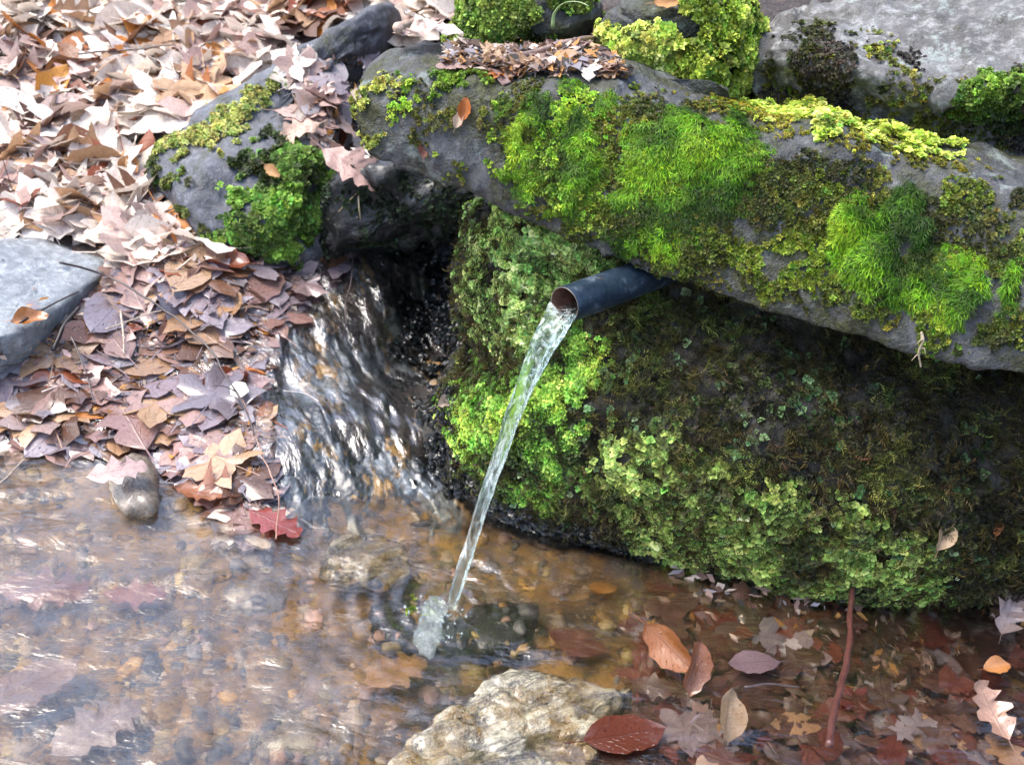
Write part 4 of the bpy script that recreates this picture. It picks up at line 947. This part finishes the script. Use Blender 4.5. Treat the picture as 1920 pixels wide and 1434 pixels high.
# visible leaves by size -> separate objects
allP = np.array([l['p'] for l in LV]); q = proj(allP)
big = BVHTree  # test each leaf centre against the others
vv, ff, own = [], [], []; off = 0
def leafworld(l):
    V, F, UV = (FLAT if l['flat'] else PROTO)[l['key']]; return (V @ l['fr']) * l['s'] + l['p'], F, UV
for i, l in enumerate(LV):
    V, F, UV = leafworld(l); vv.append(V); ff.append(F + off); own += [i] * len(F); off += len(V)
own = np.array(own); allV = np.vstack(vv); allF = np.vstack(ff)
lt = BVHTree.FromPolygons([tuple(v) for v in allV.tolist()], [tuple(f) if f[2] != f[3] else tuple(f[:3]) for f in allF.tolist()])
score = np.zeros(len(LV))
for gx in range(4, 1920, 12):
    for gy in range(4, 1434, 12):
        d = ray(gx, gy); L = np.linalg.norm(d); dv = Vector(d / L); r1 = lt.ray_cast(Vector(CAMP), dv)
        if r1[0] is None: continue
        r2 = tree.ray_cast(Vector(CAMP), dv, r1[3])
        if r2[0] is None: score[own[r1[2]]] += 1
sel = [i for i in np.argsort(-score)[:262] if score[i] > 0]
print('leaf objects', len(sel), 'visible', (score > 0).sum())
KN = {'oak': 'oak leaf', 'beech': 'oval leaf', 'maple': 'broad leaf'}
ADJ = {'bleached': 'pale bleached', 'pinkish': 'pinkish', 'tan': 'tan', 'orange': 'orange', 'brown': 'dark brown', 'russet': 'russet red', 'grey': 'greyish', 'lavender': 'sky-tinted', 'rosy': 'wet rosy-brown', 'umber': 'blackish brown', 'maroon': 'dark red'}
for i in sel:
    l = LV[i]; kn = l['key'][:-1]
    o = link(kn + '_leaf', leafmesh(l['key'], l['flat'], l['wet']), label=leaf_label(l, KN[kn]), category='leaf', group='fallen leaves ' + l['place'])
    o.matrix_world = Matrix([[*(l['fr'][:, k] * l['s']), l['p'][k]] for k in range(3)] + [[0, 0, 0, 1]]); o.color = (*l['col'], 1)
ss = set(sel)
for wet in (0, 1):
    VV, FF, CC, UU = [], [], [], []; off = 0
    for i, l in enumerate(LV):
        if i in ss or l['wet'] != wet: continue
        V, F, UV = leafworld(l); VV.append(V); FF.append(F + off); CC.append(np.tile(l['col'], (len(V), 1))); UU.append(UV); off += len(V)
    F = np.vstack(FF); f3 = F[F[:, 2] == F[:, 3]][:, :3]; f4 = F[F[:, 2] != F[:, 3]]
    o = link('leaf_litter', mesh_np('leaf_litter', np.vstack(VV), [f4, f3], M['leafwet' if wet else 'leafdry'], True, np.vstack(CC), np.vstack(UU)), kind='stuff',
         label='wet leaf litter matted beside the pool' if wet else 'dry leaf litter covering the bank', category='leaf litter')
    o.color = (1, 1, 1, 1)

# fine debris: crumbs of leaf, needles and stalks
def debris(name, poly, n, zoff, label, cols, size=(.004, .016), wet=True):
    VV, CC, FF = [], [], []; xs_, ys_ = zip(*poly); k = 0; t_ = 0
    while k < n and t_ < n * 6:
        t_ += 1; px, py = rng.uniform(min(xs_), max(xs_)), rng.uniform(min(ys_), max(ys_))
        if not inpoly(np.array([px]), np.array([py]), poly)[0]: continue
        if polydist(np.array([px]), np.array([py]), SLATE)[0] > -30 and rng.random() < .98: continue
        p, nr, fi = hit(px, py)
        if p is None: continue
        d = rng.normal(0, 1, 3); fr = frames((nr + rng.normal(0, .35, 3))[None], d[None])[0]
        L = rng.uniform(*size); W = L * rng.uniform(.12, .7); c = np.array(cols[rng.integers(len(cols))]) * np.exp(rng.normal(0, .25))
        v = np.array([[-L, 0, 0], [-.3 * L, W, .1 * L], [L, .2 * W, .05 * L], [.2 * L, -W, .12 * L]]) @ fr + p + np.array([0, 0, rng.uniform(.002, zoff)])
        VV.append(v); FF.append(np.arange(4) + 4 * k); CC.append(np.tile(c, (4, 1))); k += 1
    me = mesh_np(name, np.vstack(VV), np.array(FF), M['moss'], True, np.clip(np.vstack(CC), 0, 1))
    link(name, me, kind='stuff', label=label, category='debris')
DC = [(.3,.2,.16),(.12,.07,.05),(.45,.36,.3),(.03,.025,.02),(.22,.2,.22),(.4,.2,.06)]
debris('leaf_crumbs', REG[2][1], 4200, .022, 'crumbled leaf bits and needles in the wet mat', DC)
debris('leaf_crumbs', REG[4][1], 2200, .034, 'crumbled leaf bits in the shallows below the boulder', DC)
debris('leaf_crumbs', REG[3][1], 1500, .015, 'crumbled leaf and bark bits on the ledge', DC)
debris('leaf_crumbs', REG[1][1], 400, .015, 'crumbled leaf bits between the rocks', DC)

# ------------------------------------------------------------------ twigs
s = NT('twig_bark'); oc = s.n("ShaderNodeObjectInfo").outputs["Color"]
M['twig'] = s.set(Base_Color=s.mix(s.ramp(s.noise(120, 5, .7), [(.4, 0.), (.6, .6)]), oc, s.mix(1., oc, (.35, .3, .3), 'MULTIPLY')), Roughness=.45, Normal=s.bump(s.noise(200, 3), .5, .002), Coat_Weight=.3)
def twig(pts, r0, r1, col, label, cat='twig', name='twig', lift=.02, branches=(), on_water=False):
    P = []
    for a in pts:
        if len(a) == 3: P.append(PY(a[0], a[1], a[2])); continue
        p, nr, fi = hit(*a)
        if p[2] < 0: p = PZ(a[0], a[1], 0)
        P.append(p + np.array([0, 0, lift]))
    P = np.array(P); P[:, 2] += .016 if lift >= .02 else 0; n = max(14, len(pts) * 7); C = catmull(P, n); C += .0016 * np.stack([noise(C, 40, 400 + k + int(pts[0][0])) for k in range(3)], 1)
    rr = np.linspace(r0, r1, n) * (1 + .15 * noise(C, 120, 5)); V, F = tube(C, rr, 8)
    b = C[0].copy(); o = link(name, mesh_np(name, V - b, F, M['twig']), label=label, category=cat); o.location = b; o.color = (*col, 1)
    for bp in branches:
        k = int(bp[0] * (n - 1)); e = C[k] + np.array(bp[1]); m = (C[k] + e) / 2 + np.array([0, 0, .006]); cc = catmull(np.array([C[k], m, e]), 8)
        V, F = tube(cc, np.linspace(rr[k] * .7, rr[k] * .3, 8), 6); x = link('side_shoot', mesh_np('side_shoot', V - b, F, M['twig']), o); x.color = (*col, 1)
    return o
DK, PL_, RD = (.06, .045, .045), (.45, .36, .28), (.085, .028, .022)
twig([(115,538),(180,552),(250,585),(330,640),(395,700),(420,745),(455,800),(475,860)], .0022, .0016, DK, 'long thin dark twig curving across the wet leaf mat', lift=.032, branches=[(.5, (.05, .01, .02)), (.8, (-.04, -.02, .015))])
twig([(455,780),(478,850),(500,910),(520,960),(516,1045)], .0014, .001, (.35,.2,.15), 'thin reddish stalk hanging down into the pool at the end of the mat', 'stalk', 'leaf_stalk', .02)
twig([(668,440),(662,490),(655,560),(645,600),(648,640)], .0024, .0012, DK, 'thin dark twig standing up in the head of the stream', lift=.02, branches=[(.7, (-.05, -.02, -.015))])
twig([(200,655),(260,632),(310,618)], .0016, .001, PL_, 'short straw-coloured stalk lying across the wet mat', 'stalk', 'dry_stalk', .025)
twig([(228,620),(232,660),(234,700)], .002, .001, PL_, 'upright pale stalk with frayed end in the wet mat', 'stalk', 'dry_stalk', .025)
twig([(130,650),(165,740),(180,790)], .0016, .001, DK, 'short dark twig pointing down to the waterline on the left', lift=.02)
twig([(100,690),(125,640),(150,610)], .0045, .0035, (.03,.022,.02), 'thick black broken stick near the slate slab', 'stick', 'stick', .02)
twig([(40,640),(90,610),(150,580)], .002, .0015, DK, 'dark twig under the lower edge of the slate slab', lift=.02)
twig([(-10,950),(20,925),(50,895)], .0014, .001, PL_, 'thin pale straw leaning over the water at the left edge', 'stalk', 'dry_stalk', .02)
twig([(530,765),(565,768),(595,785)], .0008, .0006, (.6,.55,.5), 'fine white thread of grass in the stream', 'stalk', 'dry_stalk', .02)
twig([(1590,1050),(1583,1110),(1578,1180),(1575,1250),(1562,1310),(1545,1380),(1535,1440)], .0042, .0052, RD, 'dark red stick standing in the shallows at the foot of the boulder', 'stick', 'stick', .03)
twig([(740,110),(775,75),(810,45),(835,20)], .008, .006, (.55,.4,.3), 'pale peeled stick in the litter above the overhang', 'stick', 'stick', .03)
twig([(940,125),(990,118),(1040,100),(1080,92),(1115,84)], .006, .0045, (.2,.13,.1), 'brown broken stick lying on the ledge behind the overhang', 'stick', 'stick', .012)
twig([(940,142),(970,132),(1005,126)], .007, .006, (.13,.09,.07), 'short stub of rotten wood behind the middle of the overhang', 'stick', 'stick', .01)
twig([(835,118),(870,130),(905,138),(940,140)], .0028, .002, DK, 'thin black twig on top of the overhang left end', lift=.006)
twig([(330,540),(360,515),(300,560)], .0014, .001, PL_, 'bent straw near the rust-red leaf', 'stalk', 'dry_stalk', .02)
twig([(150,155),(260,145),(330,138)], .0024, .0015, DK, 'thin dark twig lying in the pale upper litter', lift=.05)
twig([(230,445),(300,440),(345,420)], .0022, .0015, PL_, 'pale twig lying before the tip of the wedge rock', lift=.03)
twig([(1380,1330),(1430,1325),(1480,1330)], .0018, .0012, DK, 'thin dark twig in the shallows left of the red stick', lift=.03)
twig([(615,420),(640,400),(670,370)], .002, .0015, (.35,.25,.12), 'tan stalk leaning in the dark gap under the overhang', 'stalk', 'dry_stalk', .01)
twig([(672,380),(674,420),(676,470)], .002, .0012, (.4,.33,.2), 'upright dry stalk before the black stone', 'stalk', 'dry_stalk', .015)
twig([(1728,622,-.06),(1730,640,-.065),(1722,660,-.065),(1726,688,-.065)], .0022, .0012, (.4,.34,.22), 'pale rootlet dangling from the lower edge of the overhang on the right', 'rootlet', 'hanging_rootlet', 0, branches=[(.4, (-.008, -.004, -.002)), (.6, (.009, -.003, -.004)), (.8, (-.009, -.003, -.006))])
# arching grass blade
s = NT('grass_blade'); M['grass'] = s.set(Base_Color=(.42, .55, .25), Roughness=.4)
g0 = [PY(1036, 52, .42), PY(1040, 25, .41), PY(1058, 6, .40), PY(1085, 4, .39), PY(1105, 12, .38)]
C = catmull(np.array(g0), 16); V, F = tube(C, np.linspace(.0035, .001, 16), 6, .25)
o = link('grass_blade', mesh_np('grass_blade', V - C[0], F, M['grass']), label='single pale green grass blade arching over the stone behind the overhang', category='grass'); o.location = C[0]
# white chip
s = NT('white_chip'); M['chip'] = s.set(Base_Color=(.75, .73, .62), Roughness=.6, Normal=s.bump(s.noise(90, 4), .4, .002))
p, nr, fi = hit(450, 762); pts = np.array([[-.016, -.012], [.0, -.019], [.017, -.004], [.013, .015], [-.004, .018], [-.015, .006]])
top = np.c_[pts, np.full(6, .002)]; bot = np.c_[pts * .95, np.full(6, -.001)]; V = np.vstack([top, bot, [[0, 0, .0025], [0, 0, -.001]]]); i = np.arange(6); j = (i + 1) % 6
F = [np.stack([i + 6, j + 6, j, i], 1), np.vstack([np.stack([i, j, i * 0 + 12], 1), np.stack([j + 6, i + 6, i * 0 + 13], 1)])]
o = link('wood_chip', mesh_np('wood_chip', V, F, M['chip'], False), label='cream-white flat wood chip on the wet leaves under the long twig', category='chip'); o.location = p + np.array([0, -.01, .04]); o.rotation_euler = (.35, .1, .5)
print('tris approx', sum(len(m.polygons) for m in bpy.data.meshes) * 2)
